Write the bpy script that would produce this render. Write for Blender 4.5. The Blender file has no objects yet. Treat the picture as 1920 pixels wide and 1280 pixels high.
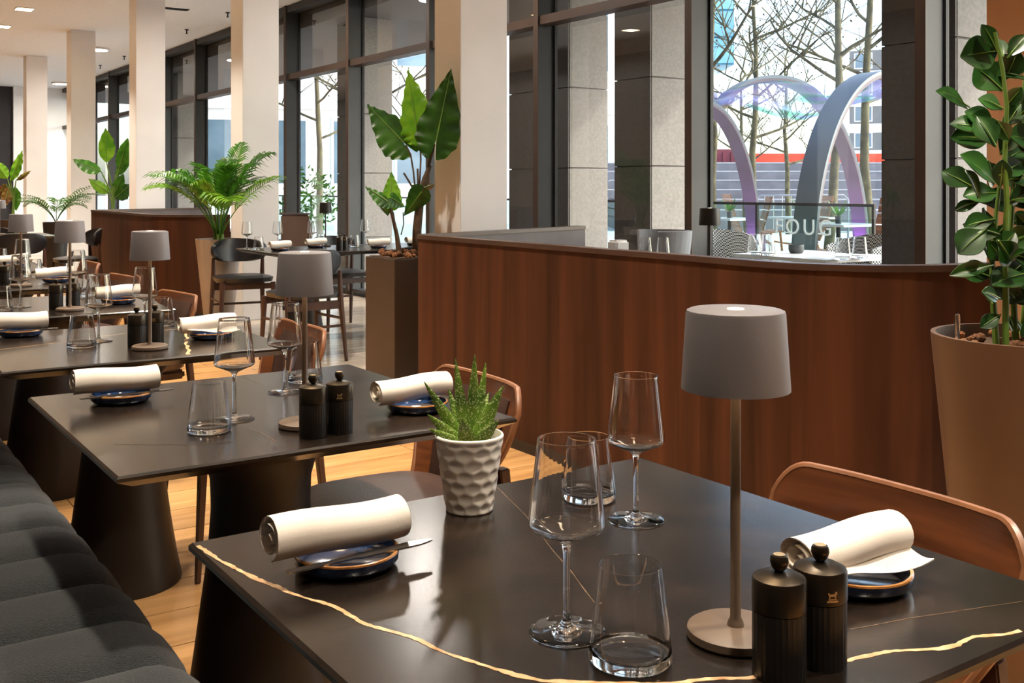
import bpy, bmesh, math, random
from math import sin, cos, pi, radians
from mathutils import Vector, Matrix, noise as mnoise

# ------------------------------------------------------------------ camera, sky, sun, exposure
scene = bpy.context.scene
COL = scene.collection
FPX, HORIZ, EYE, YAW = 1970.0, 351.0, 1.23, radians(34.26)
SY, CY = sin(YAW), cos(YAW)
cam_d = bpy.data.cameras.new('camera'); cam = bpy.data.objects.new('camera', cam_d); COL.objects.link(cam)
cam_d.sensor_width = 36; cam_d.lens = FPX / 1920 * 36; cam_d.shift_y = (HORIZ - 640) / 1920
cam_d.clip_start = 0.02; cam_d.clip_end = 500
cam.location = (0, 0, EYE); cam.rotation_euler = (pi / 2, 0, -YAW)
scene.camera = cam
w = bpy.data.worlds.new('sky'); scene.world = w; w.use_nodes = True
nt = w.node_tree; bg = nt.nodes['Background']
sky = nt.nodes.new('ShaderNodeTexSky'); sky.sky_type = 'NISHITA'; sky.sun_disc = False
sky.sun_elevation = radians(34); sky.sun_rotation = radians(125); sky.air_density = 1.0; sky.dust_density = 2.5; sky.ozone_density = 1.5
nt.links.new(sky.outputs[0], bg.inputs[0]); bg.inputs[1].default_value = 0.68
sun_d = bpy.data.lights.new('sun', 'SUN'); sun_o = bpy.data.objects.new('sun', sun_d); COL.objects.link(sun_o)
sun_d.energy = 2.0; sun_d.angle = radians(1.5); sun_d.color = (1, .93, .82)
sun_o.rotation_euler = Vector((-.72, .66, -.66)).to_track_quat('-Z', 'Y').to_euler()
vs = scene.view_settings
vs.view_transform = 'Standard'; vs.look = 'None'; vs.gamma = 1.0; vs.use_curve_mapping = False; vs.exposure = 0.47
scene.cycles.max_bounces = 12; scene.cycles.transmission_bounces = 12; scene.cycles.transparent_max_bounces = 16
scene.cycles.glossy_bounces = 5; scene.cycles.diffuse_bounces = 4
scene.cycles.caustics_reflective = False; scene.cycles.caustics_refractive = False
scene.cycles.sample_clamp_indirect = 6.0

def at(px, py, depth):
    l = (px - 960) / FPX * depth
    return Vector((depth * SY + l * CY, depth * CY - l * SY, EYE - (py - HORIZ) * depth / FPX))

# ------------------------------------------------------------------ materials
def lin(h):
    h = h.lstrip('#'); c = [int(h[i:i + 2], 16) / 255 for i in (0, 2, 4)]
    return tuple(x / 12.92 if x <= .04045 else ((x + .055) / 1.055) ** 2.4 for x in c) + (1,)
M = {}
def mat(name, col, rough=.5, metal=0, col2=None, scale=(8, 8, 8), detail=4, bump=0, bscale=60, spec=None, coat=0, emis=None, estr=0,
        ramp=(.35, .65), rnd=0, trans=0, coords='Object', distort=0, sheen=0):
    m = bpy.data.materials.new(name); m.use_nodes = True; t = m.node_tree; b = t.nodes['Principled BSDF']
    b.inputs['Roughness'].default_value = rough; b.inputs['Metallic'].default_value = metal
    c1 = lin(col) if isinstance(col, str) else col
    b.inputs['Base Color'].default_value = c1
    if spec is not None: b.inputs['Specular IOR Level'].default_value = spec
    if coat: b.inputs['Coat Weight'].default_value = coat; b.inputs['Coat Roughness'].default_value = .12
    if sheen: b.inputs['Sheen Weight'].default_value = sheen
    if trans: b.inputs['Transmission Weight'].default_value = trans
    if emis: b.inputs['Emission Color'].default_value = lin(emis); b.inputs['Emission Strength'].default_value = estr
    tc = t.nodes.new('ShaderNodeTexCoord'); out = None
    if col2:
        mp = t.nodes.new('ShaderNodeMapping'); mp.inputs['Scale'].default_value = scale
        n = t.nodes.new('ShaderNodeTexNoise'); n.inputs['Scale'].default_value = 1; n.inputs['Detail'].default_value = detail
        n.inputs['Distortion'].default_value = distort
        r = t.nodes.new('ShaderNodeValToRGB'); r.color_ramp.elements[0].position = ramp[0]; r.color_ramp.elements[1].position = ramp[1]
        r.color_ramp.elements[0].color = c1; r.color_ramp.elements[1].color = lin(col2)
        t.links.new(tc.outputs[coords], mp.inputs[0]); t.links.new(mp.outputs[0], n.inputs['Vector']); t.links.new(n.outputs['Fac'], r.inputs[0])
        out = r.outputs[0]
        if rnd:
            oi = t.nodes.new('ShaderNodeObjectInfo'); ad = t.nodes.new('ShaderNodeVectorMath'); ad.operation = 'MULTIPLY_ADD'
            ad.inputs[1].default_value = (17, 31, 23)
            cx = t.nodes.new('ShaderNodeCombineXYZ')
            for i in range(3): t.links.new(oi.outputs['Random'], cx.inputs[i])
            t.links.new(cx.outputs[0], ad.inputs[0]); t.links.new(mp.outputs[0], ad.inputs[2]); t.links.new(ad.outputs[0], n.inputs['Vector'])
            hs = t.nodes.new('ShaderNodeHueSaturation'); mr = t.nodes.new('ShaderNodeMapRange')
            mr.inputs[3].default_value = 1 - rnd; mr.inputs[4].default_value = 1 + rnd
            t.links.new(oi.outputs['Random'], mr.inputs[0]); t.links.new(mr.outputs[0], hs.inputs['Value']); t.links.new(out, hs.inputs['Color'])
            out = hs.outputs[0]
        t.links.new(out, b.inputs['Base Color'])
    if bump:
        n2 = t.nodes.new('ShaderNodeTexNoise'); n2.inputs['Scale'].default_value = bscale; n2.inputs['Detail'].default_value = 3
        bp = t.nodes.new('ShaderNodeBump'); bp.inputs['Strength'].default_value = bump; bp.inputs['Distance'].default_value = .01
        t.links.new(tc.outputs[coords], n2.inputs['Vector']); t.links.new(n2.outputs['Fac'], bp.inputs['Height']); t.links.new(bp.outputs[0], b.inputs['Normal'])
    M[name] = m
    return m
mat('marble', '#18120e', .21, col2='#30251d', scale=(9, 9, 9), detail=8, ramp=(.45, .8), spec=.6, bump=.012, bscale=220)
mat('vein', '#b98c60', .3, col2='#e0bd92', scale=(60, 60, 60), bump=.05, bscale=300)
mat('vein_pale', '#5e4a3a', .25, col2='#8a705a', scale=(90, 90, 90))
mat('pedestal', '#1d1817', .5, metal=.25, col2='#241e1c', scale=(3, 3, 3))
mat('taupe', '#757174', .5, col2='#7b777a', scale=(5, 5, 5), bump=.03, bscale=500)
mat('taupe_base', '#574739', .5, col2='#5e4d40', scale=(5, 5, 5))
mat('lamp_black', '#17120f', .5, col2='#1d1714', scale=(5, 5, 5))  # same lamp seen against the windows: backlit shade put into the colour
mat('led', '#fff0d8', .5, emis='#ffe0b0', estr=6)
mat('mill_body', '#15110e', .42, col2='#1c1713', scale=(20, 20, 20), bump=.05, bscale=400)
mat('mill_cap', '#3b342c', .32, metal=.85, col2='#453d33', scale=(12, 12, 40))
mat('gold', '#c8ab7c', .35, metal=.8, col2='#d8bd90', scale=(30, 30, 30))
mat('cloth', '#ebe1d6', .85, col2='#f2eae0', scale=(14, 14, 14), bump=.035, bscale=300)
mat('plate_blue', '#10203c', .12, col2='#2c4a78', scale=(40, 40, 40), coat=.8, ramp=(.4, .75))
mat('plate_rim', '#8a5a2c', .2, col2='#b07a40', scale=(50, 50, 50), coat=.6)
mat('steel', '#b8b4ae', .25, metal=1, col2='#c4c0ba', scale=(5, 60, 5))
mat('ceramic', '#e9e0d6', .38, col2='#f0e9e0', scale=(10, 10, 10))
mat('soil', '#3a2a1e', .95, col2='#5a4028', scale=(60, 60, 60), bump=.5, bscale=120)
mat('bark_chip', '#5e3a20', .9, col2='#84542e', scale=(30, 30, 30), rnd=.25)
mat('walnut', '#30180d', .55, spec=.2, col2='#54301d', scale=(9, 9, .55), detail=6, ramp=(.3, .75), rnd=.18, bump=.03, bscale=90, distort=.6)
mat('walnut_cap', '#3c2a22', .38, col2='#46332a', scale=(6, 6, 6))
mat('booth_inner', '#4a4040', .6, col2='#544a4a', scale=(6, 6, .6))
mat('chair_wood', '#44220d', .36, col2='#74401f', scale=(4, 3, 42), detail=5, ramp=(.3, .75), distort=.4, coat=.15)
mat('chair_edge', '#6e4428', .4, col2='#7e5234', scale=(20, 20, 20))
mat('leather', '#33211a', .4, col2='#3d2820', scale=(20, 20, 20), bump=.1, bscale=200)
mat('leather_black', '#1b1b1e', .33, col2='#222226', scale=(20, 20, 20), bump=.08, bscale=200)
mat('leg_wood', '#3a241b', .42, col2='#4a3024', scale=(20, 20, 2.5))
mat('boucle', '#181c1f', .95, col2='#2b3033', scale=(260, 260, 260), bump=.6, bscale=420, sheen=.15)
mat('plaster', '#e8e6e6', .8, col2='#eeecec', scale=(2, 2, 2), bump=.03, bscale=120)
mat('ceiling', '#e2e4e8', .9, col2='#eceef2', scale=(70, 70, 70), ramp=(.4, .6), bump=.25, bscale=160)
mat('wall_dark', '#2c2a2d', .8, col2='#353236', scale=(2, 2, 2))
mat('wall_warm', '#8a8078', .8, col2='#948a82', scale=(2, 2, 2))
mat('wall_brown', '#a87c5a', .7, col2='#b08462', scale=(2, 2, 2))  # column plaster with the warm lamplight put into its colour
mat('wall_white', '#e9ebec', .8, col2='#f0f1f2', scale=(2, 2, 2))
mat('bronze', '#3a2a20', .5, metal=.3, col2='#423025', scale=(3, 3, 3))
mat('frame_grey', '#2d2f30', .55, metal=.2, col2='#343637', scale=(3, 3, 3))
mat('gasket', '#0c0c0d', .6, col2='#121213', scale=(9, 9, 9))
mat('plank_pale', '#a99886', .14, col2='#c8b8a5', scale=(1.6, 14, 5), detail=6, ramp=(.3, .72), rnd=.06, bump=.02, bscale=60, distort=.5)
mat('plank', '#a07649', .17, col2='#cc9c66', scale=(1.6, 14, 5), detail=6, ramp=(.3, .72), rnd=.12, bump=.03, bscale=60, distort=.5)
mat('joint', '#5a3c26', .8, col2='#664630', scale=(9, 9, 9))
mat('granite_dark', '#3c3534', .6, col2='#463e3c', scale=(40, 40, 40), bump=.1, bscale=200)  # pillar cores, and the shade put on the pillars' window-side faces
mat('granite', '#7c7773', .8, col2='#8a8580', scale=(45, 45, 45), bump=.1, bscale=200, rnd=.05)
mat('soffit', '#4a403b', .8, col2='#524742', scale=(4, 4, 4))
mat('planter_brown', '#46382e', .5, metal=.2, col2='#4d3e33', scale=(2, 2, 2))
mat('planter_black', '#15110f', .5, col2='#1b1614', scale=(3, 3, 3))
mat('pot_taupe', '#543c2b', .5, col2='#5b4231', scale=(2, 2, 2))
mat('pot_grey', '#9b8c7f', .5, col2='#a39487', scale=(2, 2, 2))
mat('leaf_dark', '#14320f', .3, col2='#27521a', scale=(14, 14, 14), rnd=.25, spec=.6)
mat('leaf_mid', '#2a5a12', .38, col2='#4a8420', scale=(9, 9, 9), rnd=.2)
mat('leaf_bright', '#4f8a16', .4, col2='#7db02c', scale=(8, 8, 8), rnd=.15)
mat('leaf_alocasia', '#1e4410', .38, col2='#3a6c1c', scale=(11, 11, 11), rnd=.3)
mat('leaf_red', '#5a3418', .5, col2='#7a6a2a', scale=(10, 10, 10), rnd=.2)
mat('stem_green', '#4a6a22', .5, col2='#6a8a34', scale=(12, 12, 3))
mat('stem_brown', '#3a2a1a', .7, col2='#54402a', scale=(14, 14, 30), bump=.3, bscale=60)
mat('branch', '#3f3a2a', .9, col2='#6a6446', scale=(6, 6, 6), bump=.3, bscale=30)
mat('terrace', '#c6c1ba', .85, col2='#d4cfc8', scale=(3, 3, 3), bump=.05, bscale=60)
mat('arch_metal', '#6c7274', .45, metal=.35, col2='#757b7d', scale=(2, 2, 2))
mat('arch_inner', '#6a5e5e', .6, col2='#74686a', scale=(1, 1, 5))
mat('purple_glow', '#b070d8', .5, emis='#a050e0', estr=1.2)
mat('step_stone', '#706d70', .85, col2='#807d80', scale=(2, 2, 2), rnd=.06)
mat('step_edge', '#a8a6a6', .8, col2='#b4b2b2', scale=(4, 4, 4))
mat('red_hoarding', '#d8492c', .6, col2='#e2583a', scale=(2, 2, 2))
mat('maroon', '#7a3038', .6, col2='#863a42', scale=(2, 2, 2))
mat('facade', '#dcd8d0', .8, col2='#e8e4dc', scale=(.8, .8, .8))
mat('facade_band', '#f2efea', .8, col2='#f7f5f1', scale=(2, 2, 2))
mat('far_glass', '#5f7480', .15, col2='#7a8f9a', scale=(1, 1, 1), rnd=.25)
mat('teal_glass', '#6aa0b4', .3, col2='#88b8c8', scale=(.5, .5, .5), rnd=.1)
mat('teal_band', '#3a7a96', .4, col2='#468aa6', scale=(1, 1, 1))
mat('terrace_wood', '#7c4a22', .5, col2='#ac6c34', scale=(3, 3, 40), detail=5)
mat('table_white', '#e4e4e2', .22, col2='#ececea', scale=(3, 3, 3))
mat('dark_grey', '#33383a', .5, col2='#3b4042', scale=(9, 9, 9))
mat('black_metal', '#141416', .45, metal=.4, col2='#1a1a1c', scale=(9, 9, 9))
mat('etched', '#d8dedc', .7, col2='#e2e8e6', scale=(30, 30, 30))
mat('bench_grey', '#767a80', .7, col2='#84888e', scale=(40, 40, 2))
mat('fixture', '#d8d4cf', .5, col2='#e0dcd8', scale=(9, 9, 9))
mat('downlight', '#fff2de', .5, emis='#ffdcae', estr=22)
mat('round_diffuser', '#fff6ea', .5, emis='#ffeedd', estr=6)
mat('succulent', '#2c5218', .4, col2='#8fb43c', scale=(4, 4, 22), ramp=(.3, .7))

def spots(m):                                    # pale tubercles on succulent leaves
    t = m.node_tree; b = t.nodes['Principled BSDF']; src = b.inputs['Base Color'].links[0].from_socket
    tc = t.nodes.new('ShaderNodeTexCoord'); v = t.nodes.new('ShaderNodeTexVoronoi'); v.inputs['Scale'].default_value = 330
    r = t.nodes.new('ShaderNodeValToRGB'); r.color_ramp.elements[0].position = .28; r.color_ramp.elements[1].position = .4
    r.color_ramp.elements[0].color = (1, 1, 1, 1); r.color_ramp.elements[1].color = (0, 0, 0, 1)
    mx = t.nodes.new('ShaderNodeMix'); mx.data_type = 'RGBA'; mx.inputs[7].default_value = lin('#c8d296')
    t.links.new(tc.outputs['Object'], v.inputs['Vector']); t.links.new(v.outputs['Distance'], r.inputs[0])
    t.links.new(r.outputs[0], mx.inputs[0]); t.links.new(src, mx.inputs[6]); t.links.new(mx.outputs[2], b.inputs['Base Color'])
spots(M['succulent'])
def leafy(m, amount):                            # thin leaves let some light through
    b = m.node_tree.nodes['Principled BSDF']; t = m.node_tree; o = t.nodes['Material Output']
    tr = t.nodes.new('ShaderNodeBsdfTranslucent'); mx = t.nodes.new('ShaderNodeMixShader'); mx.inputs[0].default_value = amount
    t.links.new(b.inputs['Base Color'].links[0].from_socket, tr.inputs[0])
    t.links.new(b.outputs[0], mx.inputs[1]); t.links.new(tr.outputs[0], mx.inputs[2]); t.links.new(mx.outputs[0], o.inputs[0])
for k in ('leaf_mid', 'leaf_bright', 'leaf_alocasia', 'leaf_red'): leafy(M[k], .4)
def glass_mat(name, tint, ior=1.5, extra=0.0):   # thin pane: Fresnel reflection over clear transmission
    m = bpy.data.materials.new(name); m.use_nodes = True; t = m.node_tree; t.nodes.clear(); M[name] = m
    o = t.nodes.new('ShaderNodeOutputMaterial'); tr = t.nodes.new('ShaderNodeBsdfTransparent'); gl = t.nodes.new('ShaderNodeBsdfGlossy')
    lw = t.nodes.new('ShaderNodeLayerWeight'); lw.inputs[0].default_value = .5; mx = t.nodes.new('ShaderNodeMixShader')
    pw = t.nodes.new('ShaderNodeMath'); pw.operation = 'POWER'; pw.inputs[1].default_value = 4.0
    ad = t.nodes.new('ShaderNodeMath'); ad.operation = 'MULTIPLY_ADD'; ad.inputs[1].default_value = .75; ad.inputs[2].default_value = .045 + extra; ad.use_clamp = True
    gl.inputs['Roughness'].default_value = .0; tr.inputs[0].default_value = tint
    t.links.new(lw.outputs['Facing'], pw.inputs[0]); t.links.new(pw.outputs[0], ad.inputs[0]); t.links.new(ad.outputs[0], mx.inputs[0]); t.links.new(tr.outputs[0], mx.inputs[1]); t.links.new(gl.outputs[0], mx.inputs[2])
    t.links.new(mx.outputs[0], o.inputs[0])
glass_mat('pane', (.93, .96, .96, 1)); glass_mat('rail_glass', (.80, .90, .88, 1))
m = bpy.data.materials.new('crystal'); m.use_nodes = True; t = m.node_tree; t.nodes.clear(); M['crystal'] = m
o = t.nodes.new('ShaderNodeOutputMaterial'); g = t.nodes.new('ShaderNodeBsdfGlass'); g.inputs['IOR'].default_value = 1.5; g.inputs['Roughness'].default_value = 0
g.inputs[0].default_value = (.99, .99, .99, 1); t.links.new(g.outputs[0], o.inputs[0])
m = bpy.data.materials.new('dichroic'); m.use_nodes = True; t = m.node_tree; t.nodes.clear(); M['dichroic'] = m
o = t.nodes.new('ShaderNodeOutputMaterial'); tr = t.nodes.new('ShaderNodeBsdfTransparent'); gl = t.nodes.new('ShaderNodeBsdfGlossy'); gl.inputs[1].default_value = .2
tc = t.nodes.new('ShaderNodeTexCoord'); wv = t.nodes.new('ShaderNodeTexNoise'); wv.inputs['Scale'].default_value = .9; wv.inputs['Detail'].default_value = 1
cr = t.nodes.new('ShaderNodeValToRGB'); cr.color_ramp.elements[0].color = lin('#ece6f8'); cr.color_ramp.elements[0].position = .3
cr.color_ramp.elements[1].color = lin('#f4cbe2'); cr.color_ramp.elements[1].position = .75
for p_, c_ in ((.45, '#f2f4fb'), (.54, '#c2ead8'), (.62, '#d6cdf6')):
    e_ = cr.color_ramp.elements.new(p_); e_.color = lin(c_)
mx = t.nodes.new('ShaderNodeMixShader'); mx.inputs[0].default_value = .28
t.links.new(tc.outputs['Object'], wv.inputs['Vector']); t.links.new(wv.outputs['Fac'], cr.inputs[0]); t.links.new(cr.outputs[0], tr.inputs[0]); t.links.new(cr.outputs[0], gl.inputs[0])
t.links.new(tr.outputs[0], mx.inputs[1]); t.links.new(gl.outputs[0], mx.inputs[2]); t.links.new(mx.outputs[0], o.inputs[0])
m = mat('wicker', '#1b1c1e', .6); t = m.node_tree; ck = t.nodes.new('ShaderNodeTexChecker'); ck.inputs['Scale'].default_value = 80
ck.inputs[1].default_value = lin('#d8d8d4'); ck.inputs[2].default_value = lin('#1b1c1e'); tc = t.nodes.new('ShaderNodeTexCoord')
t.links.new(tc.outputs['Object'], ck.inputs[0]); t.links.new(ck.outputs[0], t.nodes['Principled BSDF'].inputs['Base Color'])

# ------------------------------------------------------------------ mesh helpers
class MB:
    def __init__(s): s.v = []; s.f = []
    def add(s, vs_, fs_):
        n = len(s.v); s.v += [tuple(p) for p in vs_]; s.f += [tuple(i + n for i in q) for q in fs_]; return s
    def box(s, x0, x1, y0, y1, z0, z1):
        return s.add([(x0, y0, z0), (x1, y0, z0), (x1, y1, z0), (x0, y1, z0), (x0, y0, z1), (x1, y0, z1), (x1, y1, z1), (x0, y1, z1)],
                     [(0, 3, 2, 1), (4, 5, 6, 7), (0, 1, 5, 4), (1, 2, 6, 5), (2, 3, 7, 6), (3, 0, 4, 7)])
    def lathe(s, prof, n=32, c=(0, 0, 0), fn=None, loop=False):
        vs_ = []; k = len(prof)
        for j in range(n):
            a = 2 * pi * j / n
            for r, z in prof:
                if fn: r = fn(r, z, a)
                vs_.append((c[0] + r * cos(a), c[1] + r * sin(a), c[2] + z))
        fs_ = []
        for j in range(n):
            j2 = (j + 1) % n
            for i in range(k - 1 + (1 if loop else 0)):
                i2 = (i + 1) % k
                fs_.append((j * k + i, j2 * k + i, j2 * k + i2, j * k + i2))
        return s.add(vs_, fs_)
    def tube(s, pts, rad, n=8, cap=True, flat=1.0):
        pts = [Vector(p) for p in pts]; k = len(pts)
        rad = rad if isinstance(rad, (list, tuple)) else [rad] * k
        vs_ = []; fs_ = []; ref = None
        for i, p in enumerate(pts):
            d = (pts[min(i + 1, k - 1)] - pts[max(i - 1, 0)]).normalized()
            if ref is None: ref = Vector((0, 0, 1)) if abs(d.z) < .9 else Vector((1, 0, 0))
            u = d.cross(ref).normalized(); v_ = u.cross(d).normalized(); ref = v_
            for j in range(n):
                a = 2 * pi * j / n + pi / n
                vs_.append(p + (u * cos(a) + v_ * sin(a) * flat) * rad[i])
        for i in range(k - 1):
            for j in range(n):
                j2 = (j + 1) % n; fs_.append((i * n + j, i * n + j2, (i + 1) * n + j2, (i + 1) * n + j))
        if cap: fs_.append(tuple(range(n - 1, -1, -1))); fs_.append(tuple((k - 1) * n + j for j in range(n)))
        return s.add(vs_, fs_)
    def grid(s, fn, nu, nv, closed_u=False):
        vs_ = [fn(i / (nu if closed_u else nu - 1), j / (nv - 1)) for i in range(nu) for j in range(nv)]
        fs_ = []
        for i in range(nu if closed_u else nu - 1):
            i2 = (i + 1) % nu
            for j in range(nv - 1): fs_.append((i * nv + j, i2 * nv + j, i2 * nv + j + 1, i * nv + j + 1))
        return s.add(vs_, fs_)
    def mesh(s, name, material, smooth=40, bevel=0, seg=2, merge=False, solid=0):
        me = bpy.data.meshes.new(name); me.from_pydata(s.v, [], s.f)
        bm = bmesh.new(); bm.from_mesh(me)
        if merge: bmesh.ops.remove_doubles(bm, verts=bm.verts, dist=1e-6)
        if solid:
            bm.normal_update(); bmesh.ops.solidify(bm, geom=bm.faces[:], thickness=solid)
        bmesh.ops.recalc_face_normals(bm, faces=bm.faces)
        if bevel:
            es = [e for e in bm.edges if len(e.link_faces) == 2 and e.calc_face_angle(0) > .5]
            bmesh.ops.bevel(bm, geom=es, offset=bevel, segments=seg, affect='EDGES', clamp_overlap=True)
        bm.to_mesh(me); bm.free()
        if smooth:
            me.polygons.foreach_set('use_smooth', [True] * len(me.polygons)); me.set_sharp_from_angle(angle=radians(smooth))
        me.materials.append(M[material]); return me
    def build(s, name, material, parent=None, loc=None, rz=0, **kw):
        return place(name, s.mesh(name, material, **kw), parent, loc, rz)
def place(name, me, parent=None, loc=None, rz=0):
    o = bpy.data.objects.new(name, me); COL.objects.link(o)
    if parent: o.parent = parent
    if loc is not None: o.location = loc
    o.rotation_euler.z = rz
    return o
def tag(o, label=None, cat=None, group=None, kind=None):
    if label: o['label'] = label
    if cat: o['category'] = cat
    if group: o['group'] = group
    if kind: o['kind'] = kind
    return o
def thing(name, label, cat, loc=(0, 0, 0), rz=0, group=None, kind=None):
    o = bpy.data.objects.new(name, None); COL.objects.link(o); o.location = loc; o.rotation_euler = (0, 0, rz); o.empty_display_size = .05
    return tag(o, label, cat, group, kind)
def copy_tree(o, parent=None):
    c = o.copy(); COL.objects.link(c)
    if parent: c.parent = parent
    for ch in list(o.children): copy_tree(ch, c)
    return c
def dup(o, label, loc, rz=None, group=None):
    c = copy_tree(o); c.location = loc; c['label'] = label
    if rz is not None: c.rotation_euler = (0, 0, rz)
    if group: c['group'] = group
    return c
RN = random.Random(11)

# ------------------------------------------------------------------ the room
CEIL, XW = 3.59, 5.25
fl = thing('floor', 'warm oak plank floor under the tables', 'floor', kind='structure')
MB().box(-1.3, 5.5, -3, 27, -.12, -.012).build('floor_slab', 'joint', fl)
plank_meshes = {}
y = -1.0; row = 0
while y < 13.0:
    wd = .24; x = -.6 - RN.random() * 1.0
    while x < 5.25:                              # oak under the tables, paler boards from the booths to the windows
        lim = 2.84 if x < 2.83 else 5.25; ln = RN.choice((1.2, 1.5, 1.8)); x1 = min(x + ln, lim); ln = x1 - x; key = (round(x1 - x, 3), lim)
        if ln > .01:
            if key not in plank_meshes:
                plank_meshes[key] = MB().box(0, ln - .004, 0, wd - .004, -.02, 0).mesh('plank', 'plank' if lim < 3 else 'plank_pale', smooth=0)
            place('plank', plank_meshes[key], fl, (x, y, 0))
        x += ln
    y += wd; row += 1
MB().box(-1.3, 2.84, 13.04, 27, -.02, 0).build('plank_field', 'plank', fl, smooth=0); MB().box(2.84, 5.25, 13.04, 27, -.02, 0).build('plank_field', 'plank_pale', fl, smooth=0)
tag(MB().box(-1.3, 5.5, -3, 27, CEIL, CEIL + .2).build('ceiling', 'ceiling'), 'pale textured plaster ceiling of the restaurant', 'ceiling', kind='structure')
tag(MB().box(-1.5, -1.3, -3, 27, 0, CEIL).build('wall_left', 'wall_warm'), 'warm wall behind the bench', 'wall', kind='structure')
tag(MB().box(-1.5, 5.5, -3.2, -3, 0, CEIL).build('wall_front', 'wall_warm'), 'warm wall at the near end of the room', 'wall', kind='structure')
tag(MB().box(-1.5, 4.2, 27, 27.2, 0, CEIL).build('wall_back', 'wall_dark'), 'dark wall at the far end of the room', 'wall', kind='structure')
tag(MB().box(4.2, 5.5, 26.9, 27.2, 0, CEIL).build('wall_back_pale', 'wall_white'), 'pale wall at the far end beside the windows', 'wall', kind='structure')
for i, yc in enumerate((1.76, 5.56, 9.40, 13.08, 16.72, 20.42)):
    o = MB().box(3.4, 3.75, yc, yc + .32, 0, CEIL).build('column', 'wall_brown' if i == 0 else 'plaster', bevel=.004)
    tag(o, ['brown square column beside the big potted plant', 'white column behind the elephant ear plant', 'white column behind the tall palm',
            'white column between the palm and the broad leaved plant', 'white column beyond the broad leaved plant', 'farthest white column beside the dark end wall'][i],
        'column', kind='structure')
# windows: one bay between two mullions = one window
WORD = ('first', 'second', 'third', 'fourth', 'fifth', 'sixth', 'seventh', 'eighth', 'ninth', 'tenth', 'eleventh', 'twelfth', 'thirteenth', 'fourteenth', 'fifteenth')
MY = [3.645 + 1.87 * k for k in range(-2, 13)]
for k, yk in enumerate(MY):
    wnd = thing('window_%d' % (k + 1), 'tall glazed bay %s' % ('with the view to the arches' if k == 2 else '%s of the window wall from the camera end' % WORD[k]), 'window', (XW, yk, 0), kind='structure')
    MB().box(0, .008, -.07, 0, 0, CEIL).build('mullion_face', 'bronze', wnd)
    MB().box(.008, .17, -.07, 0, 0, CEIL).build('mullion', 'frame_grey', wnd)
    MB().box(.172, .20, -.085, .015, 0, CEIL).build('gasket', 'gasket', wnd)
    MB().box(.02, .17, 0, 1.80, 2.625, 2.70).build('transom', 'bronze', wnd)
    MB().box(.02, .17, 0, 1.80, 3.50, CEIL - .002).build('head_rail', 'frame_grey', wnd)
    MB().box(.02, .17, 0, 1.80, 0, .06).build('sill_rail', 'frame_grey', wnd)
    MB().box(.184, .188, .015, 1.785, .06, 2.625).build('pane', 'pane', wnd, smooth=0)
    MB().box(.184, .188, .015, 1.785, 2.70, 3.50).build('pane', 'pane', wnd, smooth=0)
tag(MB().box(XW, XW + .2, -3, MY[0] - .07, 0, CEIL).build('wall_right', 'wall_warm'), 'warm wall before the first window', 'wall', kind='structure')

# ceiling fittings; each gives its own light
def downlight(kind, x, y, label, power=0, size=.16, spread=80):
    t_ = thing('ceiling_light', label, 'ceiling light', (x, y, CEIL), group='recessed ceiling lights')
    if kind == 'square':
        MB().box(-.11, .11, -.11, .11, -.012, 0).build('frame', 'fixture', t_, bevel=.003); MB().box(-.095, .095, -.095, .095, -.016, -.012).build('diffuser', 'downlight', t_)
    else:
        MB().lathe([(0, 0), (.21, 0), (.21, -.03), (.20, -.035), (0, -.035)], 40).build('frame', 'fixture', t_); MB().lathe([(0, -.0355), (.18, -.0355), (.18, -.04), (0, -.04)], 40).build('diffuser', 'round_diffuser', t_)
    if power:
        d = bpy.data.lights.new('downlight_lamp', 'AREA'); d.shape = 'DISK'; d.size = size; d.energy = power; d.color = (1, .88, .72) if kind == 'square' else (1, .93, .84); d.spread = radians(spread)
        lo = bpy.data.objects.new('downlight_lamp', d); COL.objects.link(lo); lo.parent = t_; lo.location = (0, 0, -.05)
    return t_
ORD = ('first', 'second', 'third', 'fourth', 'fifth', 'sixth', 'seventh', 'eighth', 'ninth', 'tenth', 'eleventh', 'twelfth', 'thirteenth')
AISLE = ['square recessed downlight over the aisle, %s of its row from the camera end' % o_ for o_ in ORD]
n_ = 0
for y in (-1.2, .3, 2.05, 3.8, 5.55, 7.6, 9.6, 11.6, 13.4, 15.1, 16.9, 19, 21.5):
    n_ += 1
    downlight('square', 2.0 if y < 9 else 2.49, y, AISLE[n_ - 1], 27 if y < 9 else 26, spread=78)
n_ = 0
for y in (-.4, 1.6, 3.4, 5.2, 7.2, 9.4, 12):
    n_ += 1
    downlight('square', .55, y, 'square recessed downlight over the bench, %s of its row from the camera end' % ORD[n_ - 1], 13, spread=85)
n_ = 0
for x, y in ((4.35, 3.3), (4.35, 7.6), (4.35, 11.3), (4.21, 18.7), (4.94, 25.3)):  # nearer round lamps are unseen, added to lift the window-side daylight
    n_ += 1
    downlight('round', x, y, 'round ceiling lamp near the windows, %s of its row from the camera end' % ORD[n_ - 1], 10 if y < 5 else 38, size=.36, spread=170)
for i, (px, py) in enumerate(((427, 23), (350, 55), (233, 105), (188, 122))):
    p = at(px, py, (CEIL - EYE) * FPX / (HORIZ - py)); p.z = CEIL
    s_ = thing('sprinkler', 'small dark ceiling sprinkler, %s from the camera' % ORD[i], 'sprinkler', p, group='ceiling sprinklers')
    MB().lathe([(0, 0), (.03, 0), (.03, -.012), (.009, -.016), (.009, -.06), (.02, -.062), (.02, -.068), (0, -.068)], 12).build('head', 'black_metal', s_)
p = at(318, 15, (CEIL - EYE) * FPX / (HORIZ - 15))
v_ = thing('ceiling_vent', 'slim grey vent in the ceiling near the second column', 'vent', (p.x, p.y, CEIL))
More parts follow.
